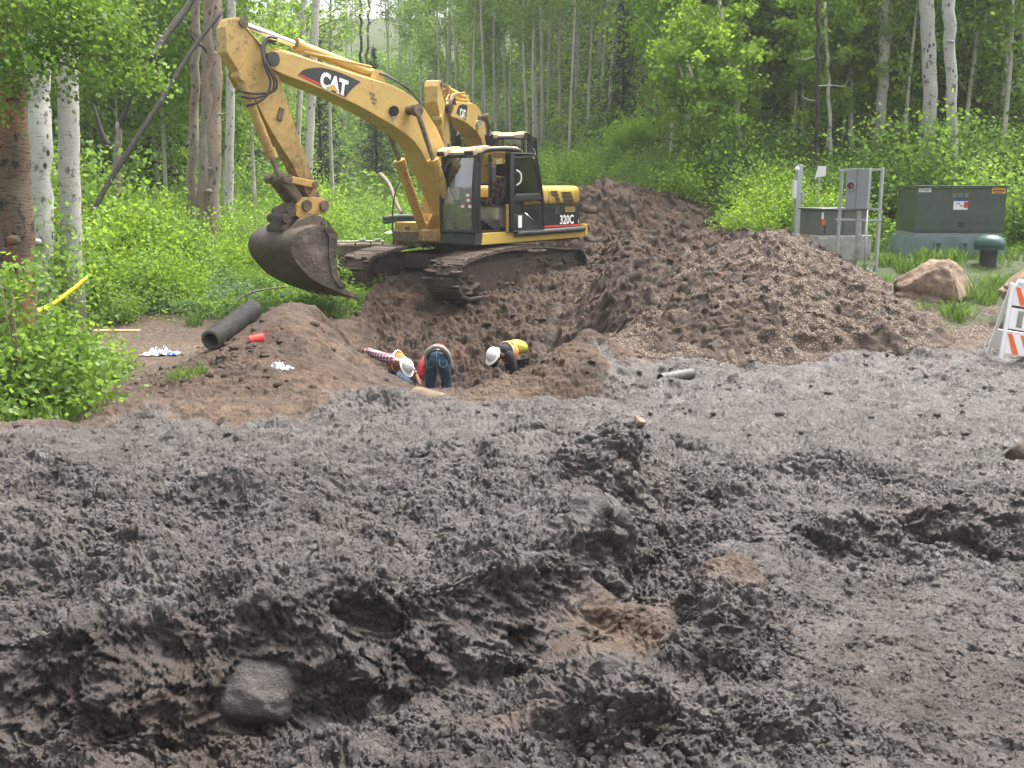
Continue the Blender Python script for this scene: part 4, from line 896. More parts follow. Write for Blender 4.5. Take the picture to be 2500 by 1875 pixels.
BOOM = [(5.395, 4.211), (5.458, 4.358), (5.374, 4.490), (5.183, 4.514), (4.863, 4.476), (4.325, 4.387), (3.780, 4.307), (3.227, 4.215), (2.779, 4.159), (2.440, 4.089), (2.076, 3.981), (1.708, 3.756), (1.372, 3.411), (1.057, 2.925), (0.822, 2.544), (0.586, 2.102), (0.443, 1.757), (0.491, 1.560), (0.763, 1.513), (0.998, 1.633), (1.267, 2.084), (1.465, 2.416), (1.639, 2.668), (1.789, 2.900), (1.984, 3.092), (2.213, 3.225), (2.497, 3.357), (2.891, 3.505), (3.449, 3.706), (3.999, 3.857), (4.649, 4.022), (5.130, 4.124)]
FOOT = (0.609, 1.689); TIP = (5.353, 4.360)
STICK = [(6.021, 4.971), (5.875, 4.967), (5.791, 4.840), (5.540, 4.616), (5.329, 4.455), (5.181, 4.207), (5.074, 3.864), (4.883, 3.326), (4.668, 2.831), (4.475, 2.344), (4.323, 1.996), (4.258, 1.864), (4.323, 1.751), (4.453, 1.770), (4.539, 1.940), (4.668, 2.128), (4.947, 2.614), (5.244, 2.995), (5.498, 3.364), (5.781, 3.841), (6.104, 4.268), (6.207, 4.413), (6.207, 4.799), (6.124, 4.940)]
PIV = (4.331, 1.873)

def excavator(loc, rz, label, boom_a=0.0, stick_a=0.0, detail=True, track_rel=R(5), tilt=0.0):
    root = empty('excavator', loc=loc, rot=(0, tilt, rz), label=label, cat='excavator')
    bf = lambda p: rotp(p, FOOT, boom_a)
    tip = bf(TIP)
    def sf(p):
        q = bf(p); return rotp(q, tip, stick_a)
    V3 = lambda p, y: (p[0], y, p[1])
    # ---- undercarriage
    TR = Matrix.Rotation(track_rel, 4, 'Z')
    for sy in (1, -1):
        y0, y1 = sorted((sy * .79, sy * 1.60)); b = B()
        # chain path: oval
        pts = []; xf, xr, zc, rr = 2.2, -1.8, .47, .37
        L = 0; path = []
        rf, zf = .34, .44
        for k in range(9): a = -math.pi / 2 + math.pi * k / 8; path.append((xf + rf * math.cos(a), zf + rf * math.sin(a)))
        for k in range(1, 12): f = k / 12; path.append((xf + (xr - xf) * f, (zf + rf) * (1 - f) + (zc + rr) * f + .14 * math.sin(math.pi * min(1, f * 1.15)) ** .8))
        for k in range(9): a = math.pi / 2 + math.pi * k / 8; path.append((xr + rr * math.cos(a), zc + rr * math.sin(a)))
        for k in range(1, 14): f = k / 14; path.append((xr + (xf - xr) * f, (zc - rr) * (1 - f) + (zf - rf) * f))
        path.append(path[0])
        d = [0.0]
        for i in range(1, len(path)): d.append(d[-1] + math.dist(path[i], path[i - 1]))
        n = 50; g_ = random.Random(3 + sy)
        px_ = np.interp(np.linspace(0, d[-1], n + 1), d, [p[0] for p in path]); pz_ = np.interp(np.linspace(0, d[-1], n + 1), d, [p[1] for p in path])
        for i in range(n):
            cx, cz = (px_[i] + px_[i + 1]) / 2, (pz_[i] + pz_[i + 1]) / 2; a = math.atan2(pz_[i + 1] - pz_[i], px_[i + 1] - px_[i])
            Mx = Matrix.Translation((cx, 0, cz)) @ Matrix.Rotation(-a, 4, 'Y')
            b.box(-.102, .102, y0, y1, -.04, .0, .008, Mx, 1)
            for gx in (-.085, .0, .085): b.box(gx - .014, gx + .014, y0, y1, -.068, -.04, 0, Mx)
            b.box(-.09, .09, y0 + g_.uniform(0, .12), y1 - g_.uniform(0, .12), -.058 - g_.uniform(0, .02), -.03, .012, Mx, 1)
        b.build('track_belt', M['cake'], root, xf=TR)
        b = B(); ym = (y0 + y1) / 2
        b.prism([(2.05, .28), (2.2, .5), (2.05, .74), (-1.7, .80), (-1.9, .5), (-1.7, .26), (-1.2, .17), (1.6, .17)], ym - .22, ym + .30 * 1, 'y', .03)
        for k in range(9): b.cyl((-1.4 + .4 * k, ym - .2, .2), (-1.4 + .4 * k, ym + .2, .2), .09, n=12)
        b.build('track_frame', M['cake'], root, xf=TR)
        for nm, cx in (('idler_wheel', 2.18), ('drive_sprocket', -1.8)):
            b = B(); b.cyl((cx, ym - .12, .45), (cx, ym + .12, .45), .32, n=20); b.cyl((cx, ym - .2, .45), (cx, ym + .22, .45), .14, n=14); b.build(nm, M['cake'], root, xf=TR)
        # earth packed between the rollers: one uneven caked face, with low openings left over the ground
        nx_, nz_ = 150, 34; uu, vv = np.meshgrid(np.linspace(-2.05, 2.4, nx_), np.linspace(.14, .86, nz_)); uu = uu.ravel(); vv = vv.ravel()
        hh = .07 * fbm(uu * 1.6, vv * 2.2, 3, 201 + sy) + .08 * np.abs(fbm(uu * 4, vv * 5, 4, 205)) + .03 * np.abs(perlin(uu * 17, vv * 17, 207))
        over = ((uu - 2.15) ** 2 + (vv - .5) ** 2 > .36 ** 2) & (uu > 2.15) | ((uu + 1.8) ** 2 + (vv - .5) ** 2 > .36 ** 2) & (uu < -1.8)
        hole = (vv < .25) & (np.sin(uu * 7.5) > -.2) & (uu < 1.2) & (uu > -.2)
        yy_ = (ym + .24 + hh) if sy > 0 else (ym + .22 + hh)
        ii = np.arange(nx_ * nz_).reshape(nz_, nx_); Fq = np.stack([ii[:-1, :-1].ravel(), ii[:-1, 1:].ravel(), ii[1:, 1:].ravel(), ii[1:, :-1].ravel()], 1)
        Fq = Fq[~((over | hole)[Fq].any(axis=1))]
        g_ = random.Random(31 + sy); b = B()
        for k in range(90):
            i_ = g_.randrange(2, 30) if k % 3 else g_.randrange(len(path) - 1); p_ = path[i_ % (len(path) - 1)]
            b.ball((p_[0] + g_.uniform(-.1, .1), g_.uniform(y0 + .03, y1 - .03), p_[1] + .035), g_.uniform(.03, .08), 2, (1.3, 1.3, .55), jit=.35, seed=k)
        tag(b.build('caked_clods', M['cake'], root, xf=TR), kind='stuff')
        pm = mesh_np('packed_mud', np.stack([uu, yy_, vv], 1), Fq, M['cake'], root, smooth=True); pm.data.transform(TR)
    b = B(); b.prism([(-1.0, -.85), (1.3, -.85), (.8, 0), (1.3, .85), (-1.0, .85), (-.6, 0)], .5, .82, 'z', .04); b.cyl((0, 0, .8), (0, 0, 1.06), .72, n=28); b.box(-.9, .9, -.5, .5, .45, .78, .05)
    b.build('car_body', M['cake'], root, xf=TR)
    # ---- deck, side skirts
    b = B(); b.box(-2.2, 1.2, -1.25, 1.25, 1.05, 1.28, .02); b.build('deck', M['steel'], root)
    b = B(); b.prism([(1.27, 1.07), (-2.22, 1.10), (-2.27, 1.15), (-2.27, 1.33), (1.22, 1.30)], 1.26, 1.38, 'y', .012); b.build('side_skirt', M['yellow_bright'], root)
    b = B(); b.tube([(.24, 1.39, 1.255), (.20, 1.43, 1.255), (-2.10, 1.43, 1.285), (-2.16, 1.39, 1.285)], .062, 12); b.build('bumper_rail', M['rubber'], root)
    b = B(); b.box(-2.30, -2.20, 1.26, 1.41, 1.12, 1.39, .02); b.build('skirt_end', M['yellow_bright'], root)
    # ---- engine house and counterweight (rounded rear)
    def plan(xb, y, r, x0):
        P = [(x0, y), (x0, -y)]
        c = 8
        for k in range(c + 1):
            a = math.pi / 2 * k / c; P.append((xb + r - r * math.sin(a) , -y + r * .55 * (1 - math.cos(a)) * 0 - 0 + (r * .9) * (1 - math.cos(a))))
        for k in range(c + 1):
            a = math.pi / 2 * (1 - k / c); P.append((xb + r - r * math.sin(a), y - (r * .9) * (1 - math.cos(a))))
        return P
    b = B(); b.prism(plan(-2.32, 1.32, .30, -.10), 1.32, 1.815, 'z', .012); b.build('lower_body_panels', M['black'], root)
    b = B(); b.prism(plan(-2.30, 1.31, .34, -.10), 1.82, 2.235, 'z', .15, seg=5); b.build('engine_hood', M['yellow_bright'], root, smooth=40)
    b = B(); b.prism([(-.70, 1.355), (-2.10, 1.355), (-2.10, 1.385), (-.70, 1.385)], 1.3235, 1.330, 'y'); b.build('red_stripe', M['red'], root)
    if detail:
        for (pts, nm) in ((([(-1.03, 2.12), (-1.27, 2.12), (-1.42, 1.86), (-1.27, 1.86), (-1.20, 2.0), (-1.10, 2.0)]), 'grille'), (([(-1.42, 2.12), (-1.76, 2.12), (-1.92, 1.87), (-1.54, 1.87)]), 'grille'), (([(-1.56, 1.79), (-1.92, 1.79), (-1.92, 1.66), (-1.58, 1.66)]), 'grille')):
            zt = max(p[1] for p in pts); zb = min(p[1] for p in pts); g = B()
            # rows of dark slots cut to the outline
            def inside(x, z):
                c = False; n_ = len(pts)
                for i in range(n_):
                    x1, z1 = pts[i]; x2, z2 = pts[(i + 1) % n_]
                    if (z1 > z) != (z2 > z) and x < (x2 - x1) * (z - z1) / (z2 - z1) + x1: c = not c
                return c
            z = zb + .015
            while z < zt - .005:
                x = -1.95
                while x < -1.0:
                    if inside(x, z): g.box(x - .017, x + .017, 1.30 + .012, 1.33, z - .009, z + .009)
                    x += .046
                z += .030
            g.build(nm, M['rubber'] if zb > 1.8 else M['yellow_dirty'], root)
        b = B(); b.box(-1.34, -1.18, 1.32, 1.334, 1.62, 1.76, .004); b.build('fuel_door', M['rubber'], root)
        text_obj('model_number', '320C', .27, M['white'], root, (-1.36, 1.334, 1.41), bold=.006, xs=.86); text_obj('model_letter', 'L', .12, M['white'], root, (-2.03, 1.334, 1.42), xs=.9)
    # seam lines as real grooves: thin dark strips proud of the hood
    b = B(); b.box(-1.002, -.992, 1.300, 1.314, 1.83, 2.12); b.build('panel_seam', M['rubber'], root)
    # ---- right side tool box and tank
    b = B(); b.box(.26, 1.07, -1.32, -.45, 1.12, 1.46, .015); b.box(.22, 1.10, -1.325, -.45, .94, 1.115, .02); b.build('tool_box', M['yellow_dirty'], root)
    b = B(); b.box(-.30, .22, -1.32, -.50, 1.465, 2.06, .03); b.box(.22, .42, -1.31, -.6, 1.465, 1.62, .02); b.build('fuel_tank', M['yellow_dirty'], root)
    b = B(); b.box(-.5, -.305, -1.30, .35, 1.45, 2.15, .03); b.build('pump_cover', M['yellow_bright'], root)
    b = B()
    for k in range(3): b.box(1.066, 1.076, -1.0, -.86, 1.2 + .06 * k, 1.235 + .06 * k, .003)
    b.build('vent_slot', M['rubber'], root)
    b = B(); b.tube(spline([(1.10, -1.34, 1.0), (1.11, -1.35, 1.6), (.98, -1.37, 2.1), (.76, -1.37, 2.42), (.6, -1.35, 2.5)], 6), .016, 8); b.build('mirror_arm', M['rubber'], root)
    b = B(); b.tube([(.2, -1.3, 2.05), (.2, -1.3, 2.5), (-.35, -1.3, 2.5), (-.35, -1.3, 2.05)], .02, 8); b.build('hand_rail', M['steel'], root)
    # ---- boom foot bracket
    b = B()
    for y in (-.36, .36): b.prism([(.1, 1.28), (1.1, 1.28), (1.0, 1.5), (.75, 1.85), (.5, 1.85), (.25, 1.6)], y - .03, y + .03, 'y', .01)
    b.box(.5, 1.25, -.42, .40, 1.08, 1.32, .03); b.build('boom_bracket', M['yellow_dirty'], root)
    # ---- boom
    bm_pts = [bf(p) for p in BOOM]
    b = B(); b.prism(bm_pts, -.26, .26, 'y', .012)
    boom = b.build('boom', M['yellow_boom'], root)
    # flange strips on the top edge and round bosses at the pins
    b = B(); top = [bf(p) for p in BOOM[3:14]]
    b.tube([V3(p, .20) for p in top], .022, 6); b.tube([V3((p[0], p[1] + .05), .10) for p in top], .018, 6); b.tube([V3((p[0], p[1] + .05), -.05) for p in top], .018, 6)
    b.build('hydraulic_pipe', M['yellow_boom'], boom)
    b = B(); c = tip; b.cyl((c[0], -.30, c[1]), (c[0], .30, c[1]), .125, n=20); b.build('boom_tip_pin', M['hose'], boom)
    mid = bf((2.144, 3.680)); b = B(); b.cyl((mid[0], -.52, mid[1]), (mid[0], .54, mid[1]), .09, n=16); b.cyl((mid[0], .44, mid[1]), (mid[0], .56, mid[1]), .12, n=16); b.cyl((mid[0], -.56, mid[1]), (mid[0], -.44, mid[1]), .12, n=16); b.build('cylinder_pin', M['steel'], boom)
    lw = bf((1.581, 2.610))
    # boom lift cylinders
    basep = (1.0, 1.27); dv = Vector((mid[0] - basep[0], mid[1] - basep[1])); Lc = dv.length; dv.normalize(); split = 1.62
    for y in (.49, -.49):
        b = B(); q = (basep[0] + dv.x * split, basep[1] + dv.y * split)
        b.cyl(V3(basep, y), V3(q, y), .105, n=18); b.cyl(V3((q[0] - dv.x * .14, q[1] - dv.y * .14), y), V3((q[0] + dv.x * .02, q[1] + dv.y * .02), y), .125, n=18)
        cy = b.build('lift_cylinder', M['yellow_dirty'], root)
        b = B(); b.cyl(V3(q, y), V3(mid, y), .052, n=14); b.build('rod', M['rod'], cy)
        if not detail:
            b = B(); b.cyl(V3((q[0] - dv.x * .05, q[1] - dv.y * .05), y), V3((q[0] + dv.x * .42, q[1] + dv.y * .42), y), .125, n=16); b.build('dust_boot', M['rubber'], cy)
    # stick cylinder on the boom
    A0 = bf((2.802, 4.331)); A1 = sf((5.815, 4.922)); d2 = Vector((A1[0] - A0[0], A1[1] - A0[1])); L2 = d2.length; d2.normalize()
    Bq = (A0[0] + d2.x * 1.88, A0[1] + d2.y * 1.88) if L2 > 2.1 else (A0[0] + d2.x * .9 * L2, A0[1] + d2.y * .9 * L2)
    b = B(); b.cyl(V3(A0, 0), V3(Bq, 0), .092, n=18); b.cyl(V3((Bq[0] - d2.x * .12, Bq[1] - d2.y * .12), 0), V3(Bq, 0), .12, n=18); b.tube([V3((A0[0] + d2.x * .1, A0[1] + .12), .06), V3((Bq[0] - d2.x * .1, Bq[1] - .13 + .26 * 0), .13)], .02, 8)
    sc = b.build('stick_cylinder', M['yellow'], root)
    b = B(); b.cyl(V3(Bq, 0), V3(A1, 0), .06, n=16); b.build('rod', M['chrome'], sc)
    b = B()
    for y in (-.13, .13): b.prism([bf((2.554, 4.077)), bf((3.059, 4.152)), bf((2.891, 4.405)), bf((2.723, 4.390))], y - .025, y + .025, 'y', .006)
    b.build('cylinder_bracket', M['yellow_boom'], boom)
    # ---- stick
    b = B(); b.prism([sf(p) for p in STICK], -.09 if detail else -.17, .17, 'y', .012); stick = b.build('stick', M['yellow_stick'], root)
    c = sf((5.854, 4.912)); b = B(); b.cyl((c[0], -.20, c[1]), (c[0], .20, c[1]), .09, n=16); b.build('stick_top_pin', M['steel'], stick)
    b = B()
    for y in (-.185, .155):
        b.prism([sf(p) for p in [(5.603, 3.965), (5.854, 3.867), (5.979, 4.086), (5.833, 4.330)]], y, y + .03, 'y', .004)
        b.tube([V3(sf(p), y + .015) for p in [(5.948, 4.936), (5.823, 4.848), (5.424, 4.489)]], .02, 6)
    b.build('cylinder_lug', M['yellow_stick'], stick)
    if detail:
        b = B(); b.box(0, .10, .168, .20, 0, .22, .006, Matrix.Translation(V3(sf((5.159, 3.341)), 0)) @ Matrix.Rotation(R(-18), 4, 'Y'))
        b.build('pipe_clamp', M['steel'], stick)
    # bucket cylinder in front of the stick
    C0 = sf((5.927, 4.051)); C1 = sf((5.181, 2.371)); d3 = Vector((C1[0] - C0[0], C1[1] - C0[1])).normalized(); q = (C0[0] + d3.x * 1.46, C0[1] + d3.y * 1.46)
    b = B(); yc = .10; b.cyl(V3(C0, yc), V3(q, yc), .085, n=18); b.cyl(V3((q[0] - d3.x * .16, q[1] - d3.y * .16), yc), V3(q, yc), .11, n=18); b.cyl(V3((C0[0], C0[1]), -.02), V3((C0[0], C0[1]), .22), .09, n=14)
    bc = b.build('bucket_cylinder', M['yellow_stick'], root)
    b = B(); b.cyl(V3(q, yc), V3(C1, yc), .05, n=14); b.build('rod', M['rod'], bc)
    # linkage
    P1 = sf((5.138, 2.353)); P2 = sf((4.539, 2.259)); P3 = sf((4.733, 1.885)); P4 = sf(PIV)
    def link_bar(a, c, y, w, t, bb):
        v = Vector((c[0] - a[0], c[1] - a[1])); l = v.length; an = math.atan2(v.y, v.x)
        bb.box(-w, l + w, y - t / 2, y + t / 2, -w, w, .02, Matrix.Translation((a[0], 0, a[1])) @ Matrix.Rotation(-an, 4, 'Y'))
    b = B()
    for y in (-.25, .25): link_bar(P1, P2, y, .065, .045, b)
    b.build('idler_link', M['yellow_dirty'], root)
    b = B(); b.cyl(V3(P1, -.30), V3(P1, .30), .085, n=14); b.cyl(V3(P2, -.30), V3(P2, .30), .06, n=14); b.build('link_pin', M['steel'], root)
    b = B()
    for y in (-.15, .15): link_bar(P1, P3, y, .085, .09, b)
    b.build('bucket_link', M['steel'], root)
    if detail:
        # quick coupler
        b = B()
        for y in (-.2, .2):
            b.prism([sf(p) for p in [(4.193, 1.939), (4.323, 2.015), (4.539, 2.034), (4.776, 2.035), (4.925, 1.904), (4.968, 1.717), (4.861, 1.642), (4.647, 1.734), (4.431, 1.714), (4.258, 1.732)]], y - .035, y + .035, 'y', .012)
        b.build('quick_coupler', M['yellow_dirty'], root)
        b = B(); b.prism([sf(p) for p in [(4.925, 1.942), (5.074, 1.886), (5.244, 1.701), (5.265, 1.477), (5.117, 1.383), (4.968, 1.437), (4.518, 1.564), (4.410, 1.733), (4.733, 1.753)]], -.16, .16, 'y', .03)
        for p in ((5.159, 1.663), (5.053, 1.774), (5.181, 1.477)): c = sf(p); b.cyl(V3(c, -.24), V3(c, .24), .09, n=12)
        b.build('coupler_hook', M['cake'], root)
        b = B()
        for p in (P3, P4): b.cyl(V3(p, -.29), V3(p, .29), .10, n=16)
        for p in ((4.861, 1.520), (4.410, 1.582)): c = sf(p); b.cyl(V3(c, -.30), V3(c, .30), .085, n=14); b.cyl(V3(c, .27), V3(c, .33), .05, n=8)
        b.build('coupler_pin', M['steel'], root)
        # bucket: side plates, curved shell, ears, lip and teeth
        side = [(5.100, 1.477), (4.897, 1.624), (4.553, 1.603), (4.358, 1.385), (4.401, 0.981), (4.379, 0.633), (4.227, 0.394), (4.020, 0.210), (4.423, 0.361), (4.747, 0.500), (5.025, 0.664), (5.238, 0.864), (5.387, 1.089), (5.387, 1.275), (5.259, 1.422)]
        sd_ = [sf(p) for p in side]
        yb = .58
        prof = [sf(p) for p in [(4.423, 1.470), (4.725, 1.548), (5.047, 1.504), (5.259, 1.422), (5.387, 1.275), (5.397, 1.089), (5.249, 0.864), (5.036, 0.655), (4.757, 0.491), (4.423, 0.352), (4.020, 0.201)]]
        prof = [(p.x, p.z) for p in spline([V3(p, 0) for p in prof], 4)]
        inner = []
        for i, p in enumerate(prof):
            a = prof[max(0, i - 1)]; c = prof[min(len(prof) - 1, i + 1)]; t = Vector((c[0] - a[0], c[1] - a[1])).normalized(); inner.append((p[0] + t.y * .03 * 1, p[1] - t.x * .03 * 1))
        b = B(); b.prism(prof + inner[::-1], -yb, yb, 'y'); bk = b.build('bucket', M['bucket'], root)
        for sy in (-1, 1):
            b = B(); y0 = sy * yb; b.prism(sd_[2:8] + prof[:0:-1], y0 - .018 + sy * .02, y0 + .018 + sy * .02, 'y')
            # stiffener on the mouth edge and wear strip
            b.prism([sf(p) for p in [(4.553, 1.546), (4.358, 1.385), (4.401, 0.981), (4.379, 0.633), (4.227, 0.394), (4.358, 0.416), (4.531, 0.655), (4.574, 1.002), (4.563, 1.340), (4.661, 1.491)]], y0 + sy * .038, y0 + sy * .060, 'y', .004)
            b.build('side_plate', M['bucket'], bk)
        b = B()
        for y in (-.28, .28): b.prism([sf(p) for p in [(5.174, 1.459), (4.961, 1.643), (4.639, 1.735), (4.455, 1.696), (4.358, 1.545), (4.455, 1.433), (4.833, 1.474)]], y - .03, y + .03, 'y', .01)
        b.build('bucket_ear', M['steel'], bk)
        for k in range(5):
            y = -.5 + .25 * k; p = sf((3.942, 0.216)); b = B()
            b.prism([(p[0] + .16, p[1] + .10), (p[0] + .12, p[1] + .01), (p[0] - .16, p[1] - .10), (p[0] - .17, p[1] - .08), (p[0] + .02, p[1] + .09)], y - .045, y + .045, 'y', .006); b.build('tooth', M['steel'], bk)
        # hoses looping over the joint
        for k, (yy, off) in enumerate(((.24, 0), (.26, .09), (.22, -.07))):
            pts = [(5.26, yy + .02, 4.66 + off * .6), (5.50 + off * .2, yy + .06, 4.64 + off * .5), (5.60 + off * .4, yy + .10, 4.40 + off * .3), (5.50 + off * .8, yy + .12, 4.14), (5.40 + off, yy + .10, 3.98), (5.46 + off, yy + .08, 3.80 - off * .4), (5.74, yy + .02, 3.70 - off), (5.96 - off, .17, 3.70 - off * 1.5)]
            b = B(); b.tube(spline(pts, 7), .021, 8); b.build('hose', M['hose'], boom)
        for k in range(3):
            pts = [(3.0 - .1 * k, .06 + .06 * k, 4.33), (2.65, .10 + .05 * k, 4.36 - .03 * k), (2.2, .16 + .05 * k, 4.16 - .02 * k), (1.86, .22, 3.93), (1.72, .24, 3.76)]
            b = B(); b.tube(spline(pts, 6), .018, 7); b.build('hose', M['hose'], boom)
        # name panel on the boom
        yl = .2625
        poly = spline([(4.831, 0, 4.135), (4.692, 0, 4.237), (4.455, 0, 4.294), (4.217, 0, 4.305), (3.834, 0, 4.253), (3.360, 0, 4.131)], 4) + spline([(3.360, 0, 4.131), (3.515, 0, 4.037), (3.648, 0, 3.930), (3.736, 0, 3.838)], 4)[1:] + [Vector((3.812, 0, 3.837)), Vector((4.282, 0, 3.969))]
        b = B(); b.prism([(p.x, p.z) for p in poly], .258, yl, 'y'); b.build('name_panel', M['decal_black'], boom)
        b = B(); b.prism([(4.799, 4.133), (4.282, 3.988), (4.282, 4.021), (4.756, 4.156)], yl, yl + .002, 'y'); b.prism([(3.911, 3.882), (3.780, 3.847), (3.763, 3.876), (3.900, 3.914)], yl, yl + .002, 'y'); b.build('name_stripe', M['red'], boom)
        text_obj('name_lettering', 'CAT', .37, M['white'], boom, (4.347, yl + .002, 3.991), ang=R(-12), bold=.02, xs=.86)
        b = B(); b.prism([(4.217, 3.970), (4.020, 4.036), (3.922, 3.906)], yl + .006, yl + .010, 'y'); b.build('name_triangle', M['yellow_bright'], boom)
        for ln, (x, z, s_) in enumerate(((3.16, 3.92, .075), (3.14, 3.84, .075), (3.1, 3.76, .06))):
            text_obj('stencil_lettering', ('RULES', 'RIPPER', '1234')[ln] if False else ('IIIII', 'IIIIII', 'IIII')[ln], s_, M['steel'], boom, (x, .262, z), ang=R(-16), bold=.002, xs=1.5)
        b = B(); b.cyl((2.551, .25, 3.664), (2.594, .33, 3.644), .07, .10, n=16); b.build('work_lamp', M['rubber'], boom)
        b = B(); b.cyl((2.531, .26, 3.549), (2.564, .30, 3.534), .04, .05, n=14); b.build('lamp_reflector', M['lens'], boom)
    else:
        b = B()
        for k in range(3): b.tube(spline([V3(bf((4.863, 4.401)), .2 + .05 * k), V3(bf((5.289, 4.623)), .28 + .04 * k), V3(bf((5.626, 4.288)), .32), V3(bf((5.605, 3.779)), .34 + .03 * k), V3(bf((5.44, 3.12 + .1 * k)), .3), V3(sf((5.236, 3.507)), .18)], 7), .022, 8)
        b.build('hose', M['hose'], boom)
        b = B()
        for k in range(4):
            pts = [V3(bf((5.05 - .05 * k, 4.46)), -.15 + .1 * k), V3(bf((4.649, 4.623)), -.12 + .1 * k), V3(bf((4.108, 4.487)), -.1 + .08 * k), V3(bf((3.449, 4.343)), -.1 + .08 * k), V3(bf((2.779, 4.264)), -.1 + .08 * k)]
            b.tube(spline(pts, 5), .022, 7)
        b.build('hydraulic_pipe', M['yellow'], boom)
        pp = [bf(p) for p in [(4.703, 4.171), (4.379, 4.310), (3.889, 4.285), (3.393, 4.173), (3.670, 3.863), (3.780, 3.842)]]
        b = B(); b.prism(pp, .262, .2645, 'y'); b.build('name_panel', M['decal_black'], boom)
        p0 = bf((4.325, 4.011)); text_obj('name_lettering', 'CAT', .32, M['white'], boom, (p0[0], .2645, p0[1]), ang=R(-13) - boom_a, bold=.01, xs=1.0)
        c = bf((2.349, 3.571)); b = B(); b.cyl((c[0], .27, c[1]), (c[0] + .08, .36, c[1] - .02), .07, .1, n=16); b.build('work_lamp', M['lens'], boom)
        # plain bucket far below, mostly hidden by the nearer machine
        b = B(); prof = [sf(p) for p in [(4.423, 1.470), (4.725, 1.548), (5.047, 1.504), (5.259, 1.422), (5.387, 1.275), (5.397, 1.089), (5.249, 0.864), (5.036, 0.655), (4.757, 0.491), (4.423, 0.352), (4.020, 0.201)]]
        b.prism(prof + [sf(p) for p in [(4.323, 0.385), (4.625, 0.524), (4.893, 0.688), (5.096, 0.888), (5.244, 1.086), (5.234, 1.253), (5.117, 1.373), (4.925, 1.465), (4.625, 1.509), (4.323, 1.431)]], -.55, .55, 'y'); bk = b.build('bucket', M['bucket'], root)
        for y in (-.57, .57):
            b = B(); b.prism(prof + [sf((4.379, 0.652)), sf((4.379, 1.028))], y - .015, y + .015, 'y'); b.build('side_plate', M['bucket'], bk)
    # ---- cab
    cab = empty('cab'); cab.parent = root
    def part(b, nm, mt, sm=None): return b.build(nm, M[mt], cab, smooth=sm)
    yo, yi = 1.37, .42
    b = B(); b.prism([(1.46, 1.07), (1.28, 1.07), (1.22, 1.31), (1.44, 1.31)], yi - .02, yo, 'y', .02); b.prism([(1.26, 1.14), (-.1, 1.15), (-.1, 1.32), (1.26, 1.30)], yi, yo - .1, 'y', .01); part(b, 'cab_base', 'blackdirty')
    fx = lambda z: float(np.interp(z, [1.3, 1.7, 2.2, 2.78, 2.86], [1.43, 1.455, 1.44, 1.37, 1.34]))
    for y in (yo - .035, yi + .035):
        b = B(); b.tube([V3((fx(z), z), y) for z in (1.28, 1.7, 2.2, 2.5, 2.78, 2.86)], .042, 8)
        b.tube(spline([V3((1.30, 1.28), y), V3((1.31, 2.0), y), V3((1.27, 2.7), y), V3((1.16, 2.90), y), V3((.8, 2.95), y), V3((.3, 2.96), y), V3((0, 2.93), y)], 5), .048, 8)
        b.box(1.31, 1.41, y - .02, y + .025, 1.30, 2.70, .01)
        b.box(.36, .46, y - .03, y + .03, 1.27, 2.93, .02); b.box(-.1, -.02, y - .035, y + .035, 1.27, 2.92, .02)
        if y > 1 and False: pass
        part(b, 'cab_pillar', 'black', 50)
    b = B(); b.box(-.1, .38, yo - .05, yo - .02, 1.3, 1.95, .005); part(b, 'rear_quarter_panel', 'black'); b = B(); b.box(-.1, .38, yo - .05, yo - .02, 2.80, 2.92, .005); part(b, 'window_header', 'black')
    b = B(); b.tube([(fx(2.82), yi, 2.82), (fx(2.82), yo, 2.82)], .038, 8); part(b, 'windscreen_header', 'black', 50); b = B(); b.tube([(1.44, yi, 1.33), (1.44, yo, 1.33)], .042, 8); part(b, 'windscreen_sill', 'black', 50)
    b = B(); b.prism([(1.34, 2.875), (1.25, 2.94), (.9, 2.995), (.5, 3.02), (.12, 3.02), (-.06, 2.96), (-.1, 2.88), (.8, 2.88)], yi - .02, yo - .03, 'y', .025, seg=3); part(b, 'cab_roof', 'pale', 50)
    for y, s_ in ((.48, .11), (1.24, .13)):
        b = B(); b.prism([(1.46, 2.80), (1.49, 2.91), (1.38, 2.98), (1.0, 3.02), (1.0, 2.92), (1.33, 2.86)], y - s_, y + s_, 'y', .02, seg=2); hl = part(b, 'cab_light', 'pale', 50)
        b = B(); b.prism([(1.468, 2.815), (1.49, 2.895), (1.50, 2.895), (1.478, 2.815)], y - s_ * .85, y + s_ * .85, 'y'); b.build('lens', M['rubber' if detail else 'lens'], hl)
    b = B(); zz = [1.88, 2.2, 2.5, 2.78]; b.prism([(fx(z), z) for z in zz] + [(fx(z) + .006, z) for z in zz[::-1]], yi + .05, yo - .06, 'y'); part(b, 'upper_windscreen', 'glass')
    b = B(); zz = [1.36, 1.6, 1.88]; b.prism([(fx(z), z) for z in zz] + [(fx(z) + .006, z) for z in zz[::-1]], yi + .05, yo - .06, 'y'); part(b, 'lower_windscreen', 'glassdirty')
    b = B(); b.prism([(1.38, 1.36), (1.40, 1.9), (1.30, 2.78), (.46, 2.83), (.46, 1.36)], yi + .02, yi + .026, 'y'); part(b, 'right_window', 'glass')
    b = B(); b.box(-.01, .37, yo - .04, yo - .034, 1.96, 2.80); part(b, 'rear_quarter_window', 'glass')
    if detail:
        b = B(); b.tube([(1.50, .9, 1.9), (1.49, .75, 2.2), (1.49, .72, 2.45)], .008, 6); part(b, 'wiper', 'rubber')
